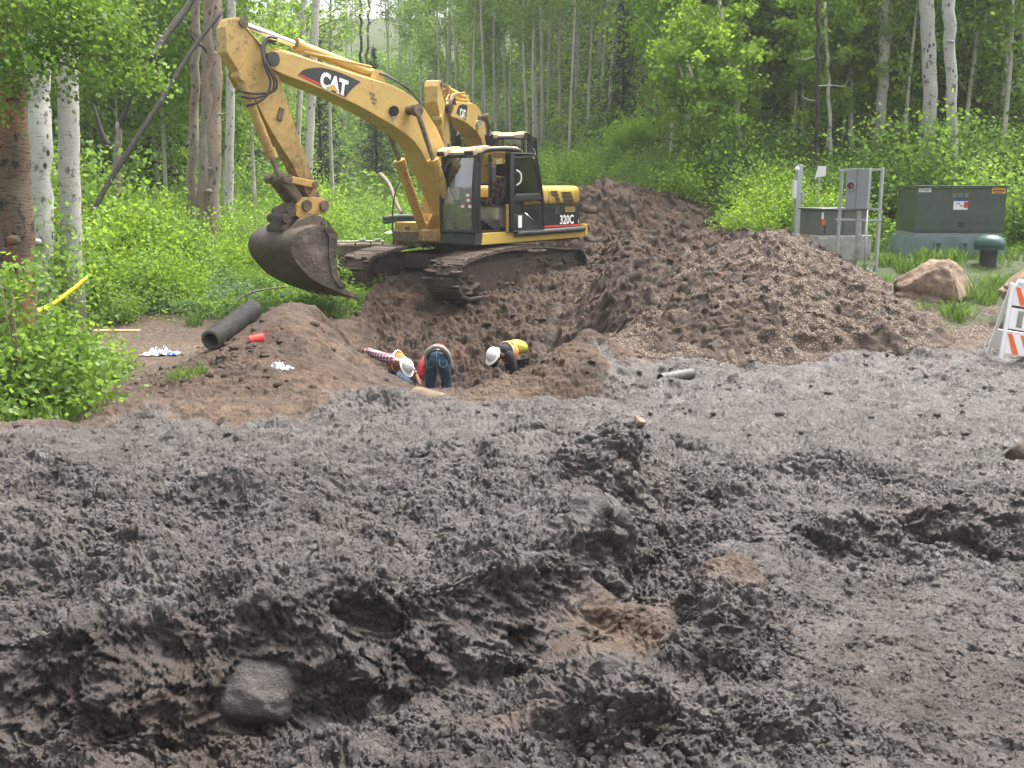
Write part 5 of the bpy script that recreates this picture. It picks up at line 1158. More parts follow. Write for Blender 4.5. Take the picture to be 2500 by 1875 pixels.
    # interior
    b = B(); b.box(-.09, -.05, yi, yo - .1, 1.3, 1.85, .01); b.box(-.09, -.05, yi, yi + .07, 1.85, 2.9, .01); b.box(-.09, -.05, yo - .14, yo - .08, 1.85, 2.9, .01); b.box(-.09, -.05, yi + .07, yo - .14, 2.80, 2.9, .01); b.box(-.05, 1.2, yi + .03, yi + .06, 1.3, 1.78, .01); b.box(.36, .48, yi + .03, yi + .06, 1.78, 2.85, .01); part(b, 'inner_lining', 'beige')
    b = B(); b.box(-.07, -.065, yi + .07, yo - .14, 1.85, 2.80); part(b, 'rear_window', 'glass')
    b = B(); b.box(.08, .56, .64, 1.12, 1.84, 1.97, .05); b.prism([(.02, 1.93), (.20, 1.95), (.14, 2.42), (.0, 2.42)], .66, 1.10, 'y', .05, seg=3); part(b, 'seat', 'camo')
    b = B(); b.box(.0, .12, .74, 1.02, 2.43, 2.68, .05); part(b, 'headrest', 'darkcloth')
    b = B(); b.prism([(.12, 1.36), (.46, 1.36), (.52, 1.58), (.48, 1.82), (.06, 1.82)], .62, 1.14, 'y', .06, seg=3); part(b, 'seat_pedestal', 'beige')
    for y in (.55, 1.19):
        b = B(); b.box(.18, .66, y - .06, y + .06, 1.86, 2.0, .03); cs = part(b, 'armrest_console', 'darkcloth')
        b = B(); b.tube([(.6, y, 1.98), (.66, y, 2.14)], .012, 6); b.ball((.66, y, 2.17), .035, 2, (1, 1, 1.4)); b.build('joystick', M['rubber'], cs)
    for y in (.78, .92):
        b = B(); b.tube([(1.0, y, 1.32), (1.06, y, 1.6), (1.0, y, 2.0)], .012, 6); part(b, 'travel_lever', 'rubber')
    b = B(); b.box(1.10, 1.22, .50, .64, 1.95, 2.18, .04); part(b, 'monitor', 'beige')
    b = B(); b.box(.95, 1.33, .47, .74, 1.35, 1.84, .04); part(b, 'side_console', 'beige')
    b = B()
    b.box(.5, 1.15, .55, 1.28, 1.325, 1.345, .005)
    for k in range(4): b.box(.56, .74 + .1 * k, .9, 1.26, 1.34 + .05 * k, 1.395 + .05 * k, .008)
    part(b, 'floor_mat_steps', 'rubber')
    b = B(); b.tube([(1.18, 1.40, 2.62), (1.12, 1.50, 2.66), (1.0, 1.52, 2.66)], .012, 6); mr = part(b, 'mirror_bracket', 'rubber'); b = B(); b.box(.98, 1.13, 1.49, 1.53, 2.30, 2.62, .03); part(b, 'wing_mirror', 'rubber')
    if detail:
        for (y, z) in ((1.18, 2.06), (1.20, 1.96), (1.05, 1.84), (1.24, 1.84)):
            b = B(); b.box(fx(z) + .0075, fx(z) + .0085, y - .045, y + .045, z - .035, z + .035); st = part(b, 'safety_sticker', 'white')
            b = B(); b.box(fx(z) + .009, fx(z) + .0095, y - .045, y + .045, z + .018, z + .035); b.build('warning_bar', M['red'], st)
    # door, opened and latched back against the body
    yd = 1.44
    outer = [(.42, 1.31), (.44, 2.88), (-.26, 2.87), (-.40, 2.82), (-.50, 2.43), (-.60, 2.01), (-.67, 1.75), (-.64, 1.31)]
    win = [(.31, 2.05), (.32, 2.80), (-.22, 2.81), (-.33, 2.73), (-.44, 2.40), (-.53, 2.05)]
    dr = B()
    dr.tube([V3(p, yd) for p in outer], .035, 8, closed=True); dr.tube([V3(p, yd) for p in win], .028, 8, closed=True); dr.box(.34, .47, yd - .03, yd + .03, 1.3, 2.89, .015)
    dr.prism([(.40, 1.90), (.40, 2.04), (-.58, 2.03), (-.66, 1.86), (-.40, 1.93)], yd - .02, yd + .02, 'y', .008)
    dr.prism([(.40, 1.31), (.40, 1.66), (.0, 1.66), (-.12, 1.60), (-.30, 1.42), (-.64, 1.38), (-.64, 1.31)], yd - .015, yd + .015, 'y', .006)
    dr.tube([V3(p, yd + .02) for p in [(-.56, 1.97), (-.64, 1.78), (-.64, 1.5)]], .045, 8)
    door = dr.build('door', M['black'], cab, smooth=50)
    b = B(); b.prism(win, yd - .004, yd + .004, 'y'); b.build('door_window', M['glass'], door)
    b = B(); b.tube(spline([V3((.29, 2.55), yd + .03), V3((.20, 2.47), yd + .07), V3((.20, 2.32), yd + .07), V3((.29, 2.24), yd + .03)], 4), .016, 8); b.build('door_handle', M['white'], door)
    if detail:
        b = B(); b.box(.10, .22, yd + .018, yd + .021, 1.38, 1.63); b.build('door_sticker', M['white'], door)
    b = B(); b.box(.42, .52, 1.37, 1.42, 1.28, 1.86, .012); part(b, 'hinge_post', 'yellow_dirty')
    b = B(); b.tube([V3((.0, 1.68), yd + .02), V3((-.5, 1.40), yd + .02)], .009, 6); b.build('gas_strut', M['chrome'], door)
    return root

exc1 = excavator((-.85, 22.5, 0.0), R(180 + 50), 'muddy yellow excavator with open cab door, its bucket resting beside the pit')
exc2 = excavator((-.74, 32.7, .80), R(180 + 79), 'second yellow excavator facing forward behind the nearer excavator', boom_a=R(-11.5), stick_a=R(14), detail=False, track_rel=R(0))
# ------------------------------------------------------------------ people
def skin_body(name, joints, edges, mat, parent, sub=2, root=0):
    if name == 'body': joints = [(j[0], tuple(q * .84 for q in j[1])) for j in joints]
    """joints: list of (co, (rx,ry)); one continuous surface grown over the skeleton"""
    me = bpy.data.meshes.new(name); me.from_pydata([j[0] for j in joints], edges, []); me.update()
    o = bpy.data.objects.new(name, me); link(o, parent)
    bm = bmesh.new(); bm.from_mesh(me); lay = bm.verts.layers.skin.verify(); bm.verts.ensure_lookup_table()
    for i, j in enumerate(joints):
        r = j[1]; bm.verts[i][lay].radius = r if isinstance(r, tuple) else (r, r); bm.verts[i][lay].use_root = (i == root)
    bm.to_mesh(me); bm.free()
    sk = o.modifiers.new('skin', 'SKIN'); sk.use_smooth_shade = True; sk.branch_smoothing = .4
    su = o.modifiers.new('sub', 'SUBSURF'); su.levels = sub; su.render_levels = sub
    me.materials.append(mat); return o
def chain(n, s=0): return [(s + i, s + i + 1) for i in range(n - 1)]
def hand(parent, wrist, direc, up, mat, side=1):
    """palm, four curled fingers and a thumb"""
    w = Vector(wrist); d = Vector(direc).normalized(); u = Vector(up).normalized(); s = d.cross(u).normalized() * side
    J = [(w, (.024, .018)), (w + d * .04, (.034, .016)), (w + d * .085, (.036, .014))]; E = [(0, 1), (1, 2)]
    for k in range(4):
        b = w + d * .085 + s * (-.028 + .019 * k); L = (.066, .076, .072, .058)[k]; i = len(J)
        J += [(b + d * L * .35 - u * .006, .0085), (b + d * L * .7 - u * .022, .0078), (b + d * L * .8 - u * .045, .007)]; E += [(2, i), (i, i + 1), (i + 1, i + 2)]
    i = len(J); J += [(w + d * .045 - s * .045 - u * .01, .010), (w + d * .078 - s * .058 - u * .022, .0085)]; E += [(1, i), (i, i + 1)]
    return skin_body('hand', J, E, mat, parent, 1)
def hard_hat(parent, c, d_up, d_fw, name='hard_hat'):
    """dome, ridge and brim; d_up = crown direction, d_fw = peak direction"""
    up = Vector(d_up).normalized(); fw = Vector(d_fw); fw = (fw - up * fw.dot(up)).normalized(); sd = up.cross(fw)
    Mx = Matrix((sd, fw, up)).transposed().to_4x4(); Mx.translation = Vector(c)
    b = B(); b2 = bmesh.new(); bmesh.ops.create_uvsphere(b2, u_segments=28, v_segments=16, radius=1)
    bmesh.ops.delete(b2, geom=[v for v in b2.verts if v.co.z < -.02], context='VERTS')
    for v in b2.verts: v.co = Vector((v.co.x * .112, v.co.y * .138, v.co.z * .135))
    for v in b2.verts:
        if abs(v.co.x) < .03 and v.co.z > .03: v.co.z += .008
    b._join(b2, Mx)
    rim = []
    for k in range(28):
        a = k * 2 * math.pi / 28; e = .022 + .04 * max(0, math.sin(a)) ** 2
        rim.append(((.112) * math.cos(a), (.138) * math.sin(a), (.112 + e) * math.cos(a), (.138 + e) * math.sin(a)))
    b2 = bmesh.new(); A = [b2.verts.new((r[0], r[1], .004)) for r in rim]; C = [b2.verts.new((r[2], r[3], -.012)) for r in rim]; D = [b2.verts.new((r[0], r[1], -.010)) for r in rim]
    for k in range(28):
        n = (k + 1) % 28; b2.faces.new((A[k], A[n], C[n], C[k])); b2.faces.new((C[k], C[n], D[n], D[k]))
    b._join(b2, Mx)
    h = b.build(name, M['helmet'], parent, smooth=60); return h
def head(parent, c, d_up, d_fw, mat, root_body=None):
    """head with jaw, nose, ears, eyes, mouth and hair"""
    up = Vector(d_up).normalized(); fw = Vector(d_fw); fw = (fw - up * fw.dot(up)).normalized(); sd = fw.cross(up)
    Mx = Matrix((sd, fw, up)).transposed().to_4x4(); Mx.translation = Vector(c)
    b = B(); b.ball((0, 0, 0), 1, 3, (.078, .098, .115), Matrix.Identity(4)); 
    b.ball((0, .03, -.055), 1, 3, (.055, .062, .062)); b.ball((0, .102, -.02), 1, 2, (.013, .02, .022)); 
    for s_ in (-1, 1): b.ball((s_ * .08, .0, -.015), 1, 2, (.012, .02, .032))
    b.ball((0, .086, -.062), 1, 2, (.026, .012, .009))
    o = b.build('head', mat, parent, smooth=180, xf=Mx)
    b = B()
    for s_ in (-1, 1): b.ball((s_ * .032, .088, .008), 1, 2, (.013, .008, .008))
    b.build('eye', M['darkcloth'], o, xf=Mx)
    b = B(); b.ball((0, -.018, .02), 1, 3, (.084, .095, .105)); b.build('hair', M['hair'], o, smooth=180, xf=Mx)
    return o

def worker_bending():
    f = Vector((-1.20, 16.3, 0)); f.z = -1.32
    r = empty('person', loc=f, label='person in blue jeans bending over in the pit, back turned, grey belt and red sleeve', cat='person'); r.scale = (.90, .92, .94)
    # seen from behind: hips toward the camera, torso bent forward and down away from the camera
    J = [((0, -.06, .93), (.17, .135)), ((0, .14, 1.00), (.165, .12)), ((0, .36, .95), (.18, .13)), ((-.02, .52, .84), (.17, .12)), ((-.03, .62, .72), (.07, .06)),
         ((-.105, -.04, .86), (.115, .115)), ((-.13, .02, .50), (.085, .085)), ((-.14, -.02, .10), (.055, .055)), ((-.14, .10, .04), (.05, .04)),
         ((.105, -.04, .86), (.115, .115)), ((.14, .04, .50), (.085, .085)), ((.16, .0, .10), (.055, .055)), ((.16, .12, .04), (.05, .04)),
         ((-.20, .46, .84), (.07, .07)), ((-.30, .44, .60), (.052, .052)), ((-.31, .54, .38), (.036, .036)),
         ((.13, .50, .80), (.07, .07)), ((.15, .64, .58), (.05, .05)), ((.12, .70, .40), (.036, .036))]
    E = [(0, 1), (1, 2), (2, 3), (3, 4), (0, 5), (5, 6), (6, 7), (7, 8), (0, 9), (9, 10), (10, 11), (11, 12), (3, 13), (13, 14), (14, 15), (3, 16), (16, 17), (17, 18)]
    body = skin_body('body', J, E, M['skin'], r)
    T = [((0, -.11, .94), (.205, .17)), ((-.105, -.11, .84), (.14, .145)), ((-.135, .0, .50), (.105, .105)), ((-.145, -.02, .12), (.085, .085)), ((.105, -.10, .84), (.135, .14)), ((.15, .02, .50), (.105, .105)), ((.17, .0, .12), (.085, .085)), ((0, .06, 1.0), (.185, .13))]
    tr = skin_body('trousers', T, [(0, 1), (1, 2), (2, 3), (0, 4), (4, 5), (5, 6), (0, 7)], M['denim'], r)
    seam = plain('denim_seam', (.16, .22, .30), .9)
    for s_ in (-1, 1):
        b = B(); c = Vector((s_ * .115, -.292, .86)); P = [(s_ * .045, -.268, .905), (s_ * .05, -.285, .80), (s_ * .115, -.292, .765), (s_ * .18, -.268, .80), (s_ * .185, -.245, .905)]
        b.tube(P, .004, 5); b.build('back_pocket', seam, tr)
    b = B(); b.tube(spline([(0, -.24, 1.03), (0, -.272, .95), (0, -.262, .85), (0, -.22, .76)], 5), .005, 5); b.build('centre_seam', seam, tr)
    # jacket rolled round the waist, hanging as an arch over the hips
    sh = [((0, .10, 1.02), (.165, .13)), ((0, .36, .97), (.17, .14)), ((-.02, .54, .85), (.17, .13)), ((-.22, .48, .84), (.09, .09)), ((-.325, .36, .66), (.08, .08)), ((-.335, .30, .46), (.062, .062)), ((.13, .52, .80), (.075, .075)), ((.15, .64, .58), (.062, .062))]
    skin_body('shirt', sh, [(0, 1), (1, 2), (2, 3), (3, 4), (4, 5), (2, 6), (6, 7)], M['redcloth'], r)
    b = B(); arch = spline([(-.265, .02, .78), (-.25, -.04, .92), (-.19, -.09, 1.04), (-.09, -.11, 1.10), (.02, -.11, 1.115), (.12, -.10, 1.085), (.21, -.07, 1.01), (.262, -.02, .88), (.27, .03, .74)], 6); arch = [Vector((p.x * .84, p.y - .03, p.z * .985)) for p in arch]
    b.tube(arch, [.040 + .004 * math.sin(i * .7) for i in range(len(arch))], 10); b.build('jacket_round_waist', M['greycloth'], r, smooth=180)
    b = B(); b.tube([(p.x * .93, p.y - .035, p.z - .055) for p in arch[4:-4]], .014, 8); b.build('belt', M['darkcloth'], r, smooth=180)
    hand(r, (-.335, .52, .38), (-.05, .25, -1), (0, 1, .3), M['skin']); hand(r, (.12, .70, .40), (-.1, .3, -1), (0, 1, .3), M['skin'], -1)
    head(body, (-.03, .72, .60), (0, .75, -.66), (0, -.66, -.75), M['skin'])
    for s_ in (-.145, .17):
        b = B(); b.box(s_ - .05, s_ + .05, -.08, .20, .0, .10, .035); b.build('boot', M['boot'], r, smooth=60)
def worker_left():
    f = Vector((-1.86, 16.4, -1.32)); r = empty('person', loc=f, rot=(0, 0, R(-35)), label='person in orange vest, pink plaid shirt and white hard hat crouching at the pit wall', cat='person'); r.scale = (.92, .92, .92)
    # crouched, torso level, head toward +x and down, arm with plaid sleeve reaching back to the left
    J = [((-.30, .18, .62), (.15, .14)), ((-.10, .10, .82), (.14, .13)), ((.05, .0, .84), (.16, .14)), ((.14, -.04, .80), (.07, .065)),
         ((-.28, .10, .50), (.10, .10)), ((.10, .0, .34), (.075, .075)), ((-.20, .02, .08), (.05, .05)), ((-.08, -.02, .04), (.045, .04)),
         ((-.36, .28, .48), (.10, .10)), ((-.02, .36, .36), (.075, .075)), ((-.34, .36, .08), (.05, .05)), ((-.2, .36, .04), (.045, .04)),
         ((-.02, -.16, .88), (.065, .065)), ((-.28, -.20, .93), (.052, .052)), ((-.54, -.16, .99), (.036, .036)),
         ((.08, .15, .76), (.065, .065)), ((.22, .24, .55), (.05, .05)), ((.36, .2, .38), (.035, .035))]
    E = [(0, 1), (1, 2), (2, 3), (0, 4), (4, 5), (5, 6), (6, 7), (0, 8), (8, 9), (9, 10), (10, 11), (2, 12), (12, 13), (13, 14), (2, 15), (15, 16), (16, 17)]
    body = skin_body('body', J, E, M['skin'], r)
    sl = [((.04, -.10, .86), .105), ((-.02, -.16, .88), .10), ((-.28, -.20, .93), .088), ((-.58, -.16, .995), .062)]
    skin_body('shirt_sleeve', sl, chain(4), M['plaid'], r)
    skin_body('shirt', [((-.26, .16, .68), (.16, .15)), ((-.10, .10, .82), (.155, .145)), ((.05, .0, .84), (.175, .16)), ((.08, .15, .76), (.08, .08)), ((.22, .24, .55), (.065, .065)), ((.13, -.03, .805), (.10, .09))], [(0, 1), (1, 2), (2, 3), (3, 4), (2, 5)], M['plaid'], r)
    skin_body('safety_vest', [((-.20, .13, .74), (.17, .165)), ((-.08, .07, .83), (.175, .165)), ((.07, -.03, .83), (.172, .165))], chain(3), M['orangecloth'], r)
    for (x, y) in ((-.02, -.0),):
        b = B(); P = [(x + .02 * math.cos(a) , y + .02 + .19 * math.cos(a) * -1, .82 + .19 * math.sin(a)) for a in [k * math.pi / 10 for k in range(-4, 14)]]; b.tube(P, .014, 6); b.build('reflective_tape', M['limecloth'], r)
    skin_body('trousers', [((-.32, .20, .60), (.165, .16)), ((-.28, .10, .50), (.12, .12)), ((.10, .0, .34), (.09, .09)), ((-.20, .02, .10), (.07, .07)), ((-.36, .28, .48), (.12, .12)), ((-.02, .36, .36), (.09, .09)), ((-.34, .36, .10), (.07, .07))], [(0, 1), (1, 2), (2, 3), (0, 4), (4, 5), (5, 6)], M['denim'], r)
    head(body, (.24, -.06, .74), (.92, -.1, .38), (.35, -.1, -.93), M['skin']); hard_hat(r, (.27, -.065, .77), (.85, -.12, .5), (.48, -.1, -.87))
    hand(r, (-.54, -.16, .99), (-1, .1, .15), (0, 0, 1), M['skin']); hand(r, (.36, .2, .38), (.3, 0, -1), (0, 1, 0), M['skin'], -1)
    for (x, y) in ((-.15, .0), (-.28, .36)): b = B(); b.box(x - .09, x + .18, y - .05, y + .05, 0, .1, .035); b.build('boot', M['boot'], r, smooth=60)
def worker_right():
    f = Vector((-.03, 16.4, -1.30)); r = empty('person', loc=f, rot=(0, 0, R(35)), label='person in yellow shirt, orange vest and white hard hat leaning down at the pit edge', cat='person'); r.scale = (.92, .92, .92)
    # leaning toward -x (picture left), head low at the left, hips hidden by the bank at the right
    J = [((.16, .10, .86), (.15, .14)), ((.02, .04, .98), (.145, .13)), ((-.16, -.02, 1.0), (.17, .135)), ((-.28, -.05, .99), (.07, .065)),
         ((.20, .02, .76), (.11, .11)), ((.06, .0, .44), (.08, .08)), ((.18, .02, .08), (.05, .05)), ((.04, .0, .04), (.045, .04)),
         ((.22, .22, .76), (.11, .11)), ((.34, .28, .42), (.08, .08)), ((.42, .26, .08), (.05, .05)), ((.30, .26, .04), (.045, .04)),
         ((-.12, -.18, .93), (.065, .065)), ((-.08, -.22, .68), (.052, .052)), ((-.10, -.20, .42), (.036, .036)),
         ((-.18, .16, .92), (.065, .065)), ((-.26, .2, .66), (.05, .05)), ((-.34, .12, .44), (.035, .035))]
    E = [(0, 1), (1, 2), (2, 3), (0, 4), (4, 5), (5, 6), (6, 7), (0, 8), (8, 9), (9, 10), (10, 11), (2, 12), (12, 13), (13, 14), (2, 15), (15, 16), (16, 17)]
    body = skin_body('body', J, E, M['skin'], r)
    skin_body('shirt', [((.14, .10, .90), (.17, .16)), ((.02, .04, .98), (.165, .15)), ((-.16, -.02, 1.0), (.175, .15)), ((-.26, -.05, .985), (.10, .09))], chain(4), M['darkcloth'], r)
    skin_body('shirt_sleeve', [((-.12, -.08, .97), .12), ((-.12, -.18, .93), .10), ((-.08, -.22, .70), .075), ((-.10, -.20, .50), .06)], chain(4), M['darkcloth'], r)
    skin_body('shirt_sleeve', [((-.14, .08, .96), .11), ((-.18, .16, .92), .10), ((-.26, .2, .68), .075)], chain(3), M['darkcloth'], r)
    skin_body('jacket', [((.42, .12, .96), (.10, .10)), ((.30, .10, 1.02), (.13, .13)), ((.16, .05, 1.05), (.16, .14)), ((.02, .02, 1.03), (.155, .15))], chain(4), M['yellowcloth'], r)
    skin_body('safety_vest', [((.10, .05, .92), (.18, .18)), ((-.0, .02, .95), (.195, .18)), ((-.11, -.01, .96), (.185, .17))], chain(3), M['orangecloth'], r)
    for dx in (-.08, .0):
        b = B(); P = [(dx + .03 * math.cos(a), .0 - .188 * math.cos(a), .97 + .19 * math.sin(a)) for a in [k * math.pi / 10 for k in range(-5, 15)]]; b.tube(P, .012, 6); b.build('reflective_tape', M['limecloth'], r)
    skin_body('trousers', [((.18, .12, .84), (.17, .16)), ((.20, .02, .74), (.125, .125)), ((.06, .0, .44), (.095, .095)), ((.18, .02, .1), (.07, .07)), ((.22, .22, .74), (.125, .125)), ((.34, .28, .42), (.095, .095)), ((.42, .26, .1), (.07, .07))], [(0, 1), (1, 2), (2, 3), (0, 4), (4, 5), (5, 6)], M['darkcloth'], r)
    head(body, (-.38, -.07, .94), (-.80, -.15, .55), (-.45, -.10, -.88), M['skin']); hard_hat(r, (-.415, -.075, .965), (-.78, -.15, .60), (-.6, -.1, -.78))
    hand(r, (-.10, -.20, .42), (.1, -.1, -1), (0, 1, 0), M['skin']); hand(r, (-.34, .12, .44), (-.2, 0, -1), (0, 1, 0), M['skin'], -1)
    for (x, y) in ((.12, .0), (.36, .26)): b = B(); b.box(x - .16, x + .10, y - .05, y + .05, 0, .1, .035); b.build('boot', M['boot'], r, smooth=60)
worker_bending(); worker_left(); worker_right()
def operator():
    """driver seated in the cab of the second machine"""
    c = exc2.location; a = R(180 + 78); f = Vector((math.cos(a), math.sin(a), 0)); l = Vector((-math.sin(a), math.cos(a), 0)); o = Vector(c) + f * .22 + l * .88 + Vector((0, 0, 1.88))
    r = empty('person', loc=o, rot=(0, 0, a), label='driver in dark cap and shirt sitting in the cab of the farther excavator', cat='person')
    J = [((.0, 0, .14), (.15, .16)), ((-.04, 0, .38), (.12, .17)), ((-.02, 0, .54), (.07, .07)), ((.40, .10, .14), (.08, .08)), ((.46, .11, -.3), (.055, .055)), ((.40, -.10, .14), (.08, .08)), ((.46, -.11, -.3), (.055, .055)), ((-.02, .21, .44), (.06, .06)), ((.05, .27, .2), (.048, .048)), ((.30, .25, .17), (.036, .036)), ((-.02, -.21, .44), (.06, .06)), ((.05, -.27, .2), (.048, .048)), ((.30, -.25, .17), (.036, .036))]
    skin_body('body', J, [(0, 1), (1, 2), (0, 3), (3, 4), (0, 5), (5, 6), (1, 7), (7, 8), (8, 9), (1, 10), (10, 11), (11, 12)], M['darkcloth'], r)
    head(r, (.02, 0, .68), (.05, 0, 1), (1, 0, 0), M['skin']); b = B(); b.ball((.0, 0, .735), 1, 3, (.105, .092, .075)); b.box(.07, .18, -.06, .06, .715, .73, .004); b.build('cap', M['rubber'], r, smooth=60)
    hand(r, (.30, .25, .17), (1, 0, -.1), (0, 0, 1), M['skin']); hand(r, (.30, -.25, .17), (1, 0, -.1), (0, 0, 1), M['skin'], -1)
operator()
# ------------------------------------------------------------------ street furniture, cabinets, rocks, litter
def rock(name, loc, size, label, seed, mat='rock', cat='boulder', cuts=7, sub=5, crack=True, rot=0):
    g = random.Random(seed); b2 = bmesh.new(); bmesh.ops.create_icosphere(b2, subdivisions=sub, radius=1)
    planes = [(Vector((g.uniform(-1, 1), g.uniform(-1, 1), g.uniform(-.5, 1))).normalized(), g.uniform(.62, .9)) for _ in range(cuts)]
    V = np.array([v.co[:] for v in b2.verts]); n = V.copy()
    for (p, d) in planes:
        t = V @ np.array(p); k = t > d; V[k] -= (t[k] - d)[:, None] * np.array(p) * .88
    nz = .07 * fbm(n[:, 0] * 1.6 + seed, n[:, 1] * 1.6 + n[:, 2] * 1.3, 5, seed % 50) + .03 * fbm(n[:, 0] * 6 + n[:, 2] * 4, n[:, 1] * 6 - n[:, 2] * 3, 3, seed % 40)
    V = V * (1 + nz)[:, None]
    if crack:
        for (off, am, w) in ((.02, .13, .05), (-.35, .06, .03)):
            d = np.abs(n[:, 2] - off - .14 * np.sin(n[:, 0] * 2.3 + seed) - .08 * perlin(n[:, 0] * 3, n[:, 1] * 3, seed)); V *= (1 - am * np.exp(-(d / w) ** 2))[:, None]
        d = np.abs(n[:, 0] - .08 - .1 * perlin(n[:, 2] * 3, n[:, 1] * 2, seed + 3)); V *= (1 - .09 * np.exp(-(d / .035) ** 2) * (n[:, 2] > 0))[:, None]
    for v, c in zip(b2.verts, V): v.co = Vector((c[0] * size[0], c[1] * size[1], c[2] * size[2]))
    me = bpy.data.meshes.new(name); b2.to_mesh(me); b2.free(); me.materials.append(M[mat]); me.polygons.foreach_set('use_smooth', np.full(len(me.polygons), True))
    o = bpy.data.objects.new(name, me); link(o); o.location = loc; o.rotation_euler = (0, 0, rot); return tag(o, label, cat)
p = at(2283, 712, 18.7); rock('boulder', (p.x, p.y, p.z - .06), (.78, .60, .66), 'big cracked brown boulder in the grass below the large green cabinet', 4, rot=.2)
p = at(2510, 705, 17.2); rock('boulder', (p.x, p.y, p.z), (.42, .4, .36), 'rounded brown boulder behind the striped barricade, cut by the picture edge', 9)
p = at(2035, 652, 20.0); rock('boulder', (p.x, p.y, p.z), (.20, .16, .15), 'small tan rock in front of the concrete pad of the smaller cabinet', 12, sub=4)
p = at(2000, 668, 19.8); rock('boulder', (p.x, p.y, p.z), (.16, .12, .10), 'smaller flat tan stone at the corner of the concrete pad', 14, sub=4, crack=False)
p = at(2128, 672, 19.8); rock('boulder', (p.x, p.y, p.z), (.10, .08, .08), 'pale round stone at the foot of the meter stand', 15, sub=4, crack=False)
p = at(230, 872, 13.4); rock('boulder', (p.x, p.y, p.z - .02), (.20, .16, .14), 'brown rounded rock half in the leaves beside the gravel path', 16, sub=4, crack=False)
p = at(2355, 860, 15.6); rock('boulder', (p.x, p.y, p.z), (.20, .14, .08), 'pale chalky stone lying left of the striped barricade', 17, mat='concrete', sub=4, crack=False)
p = at(2245, 775, 17.6); rock('boulder', (p.x, p.y, p.z), (.18, .14, .12), 'dark muddy rock in front of the big cracked boulder', 18, mat='cake', sub=4, crack=False)
p = hit(582, 1700); rock('mud_covered_boulder', (p.x, p.y + .12, p.z - .05), (.19, .16, .15), 'smooth rounded boulder smeared with grey mud in the foreground bank', 21, mat='mudstone', cuts=3, sub=5, crack=False)
p = at(1558, 1055, 8.9); rock('boulder', (p.x, p.y, Hs(p.x, p.y) + .035), (.07, .06, .05), 'small orange brown stone on the wet mud beside the scraped patch', 23, sub=4, crack=False)
p = at(2500, 1160, 6.6); rock('boulder', (p.x, p.y, Hs(p.x, p.y) + .03), (.13, .11, .11), 'dark mud lump standing at the picture edge above the smooth mud', 24, mat='cake', sub=4, crack=False)
p = hit(1490, 1660); rock('boulder', (p.x, p.y, p.z + .05), (.075, .06, .055), 'dark block of mud beside the brown patch in the foreground', 25, mat='mudstone', sub=4, crack=False)
p = at(2075, 590, 30); 

def cabinet_small():
    c = at(2015, 640, 21.2); x0 = at(1962, 640, 20.6).x; f = Vector((at(2030, 640, 21.3).x, 21.4, at(2030, 652, 20.6).z + .04)); rz = R(14)
    r = empty('utility_cabinet', loc=f, rot=(0, 0, rz), label='smaller dark green transformer cabinet on a pale concrete box pad', cat='transformer'); r.scale = (.80, .8, .58)
    b = B(); b.box(-.78, .78, -.62, .62, 0, .98, .03); b.box(-.72, -.5, -.66, -.6, .1, .9, .02); b.build('concrete_pad', M['concrete'], r)
    b = B(); b.box(-.64, .64, -.50, .52, .982, 1.86, .02); body = b.build('cabinet_body', M['palegreen'], r)
    b = B(); b.box(-.70, .70, -.58, .56, 1.862, 1.93, .03, seg=3); b.build('cabinet_lid', M['palegreen'], r)
    b = B(); b.box(.0, .012, -.508, -.498, 1.0, 1.85); b.box(-.62, .62, -.506, -.499, 1.14, 1.15); b.build('door_seam', M['rubber'], r)
    b = B(); b.box(-.60, -.50, -.512, -.502, 1.35, 1.52, .002); b.build('warning_sticker', M['orange'], r)
    b = B(); b.box(-.62, -.56, -.512, -.502, 1.55, 1.78, .002); b.build('paper_sticker', M['white'], r)
    b = B(); b.cyl((-.50, -.52, 1.32), (-.50, -.52, 1.05), .02, n=8); b.build('padlock', M['steel'], r)
cabinet_small()
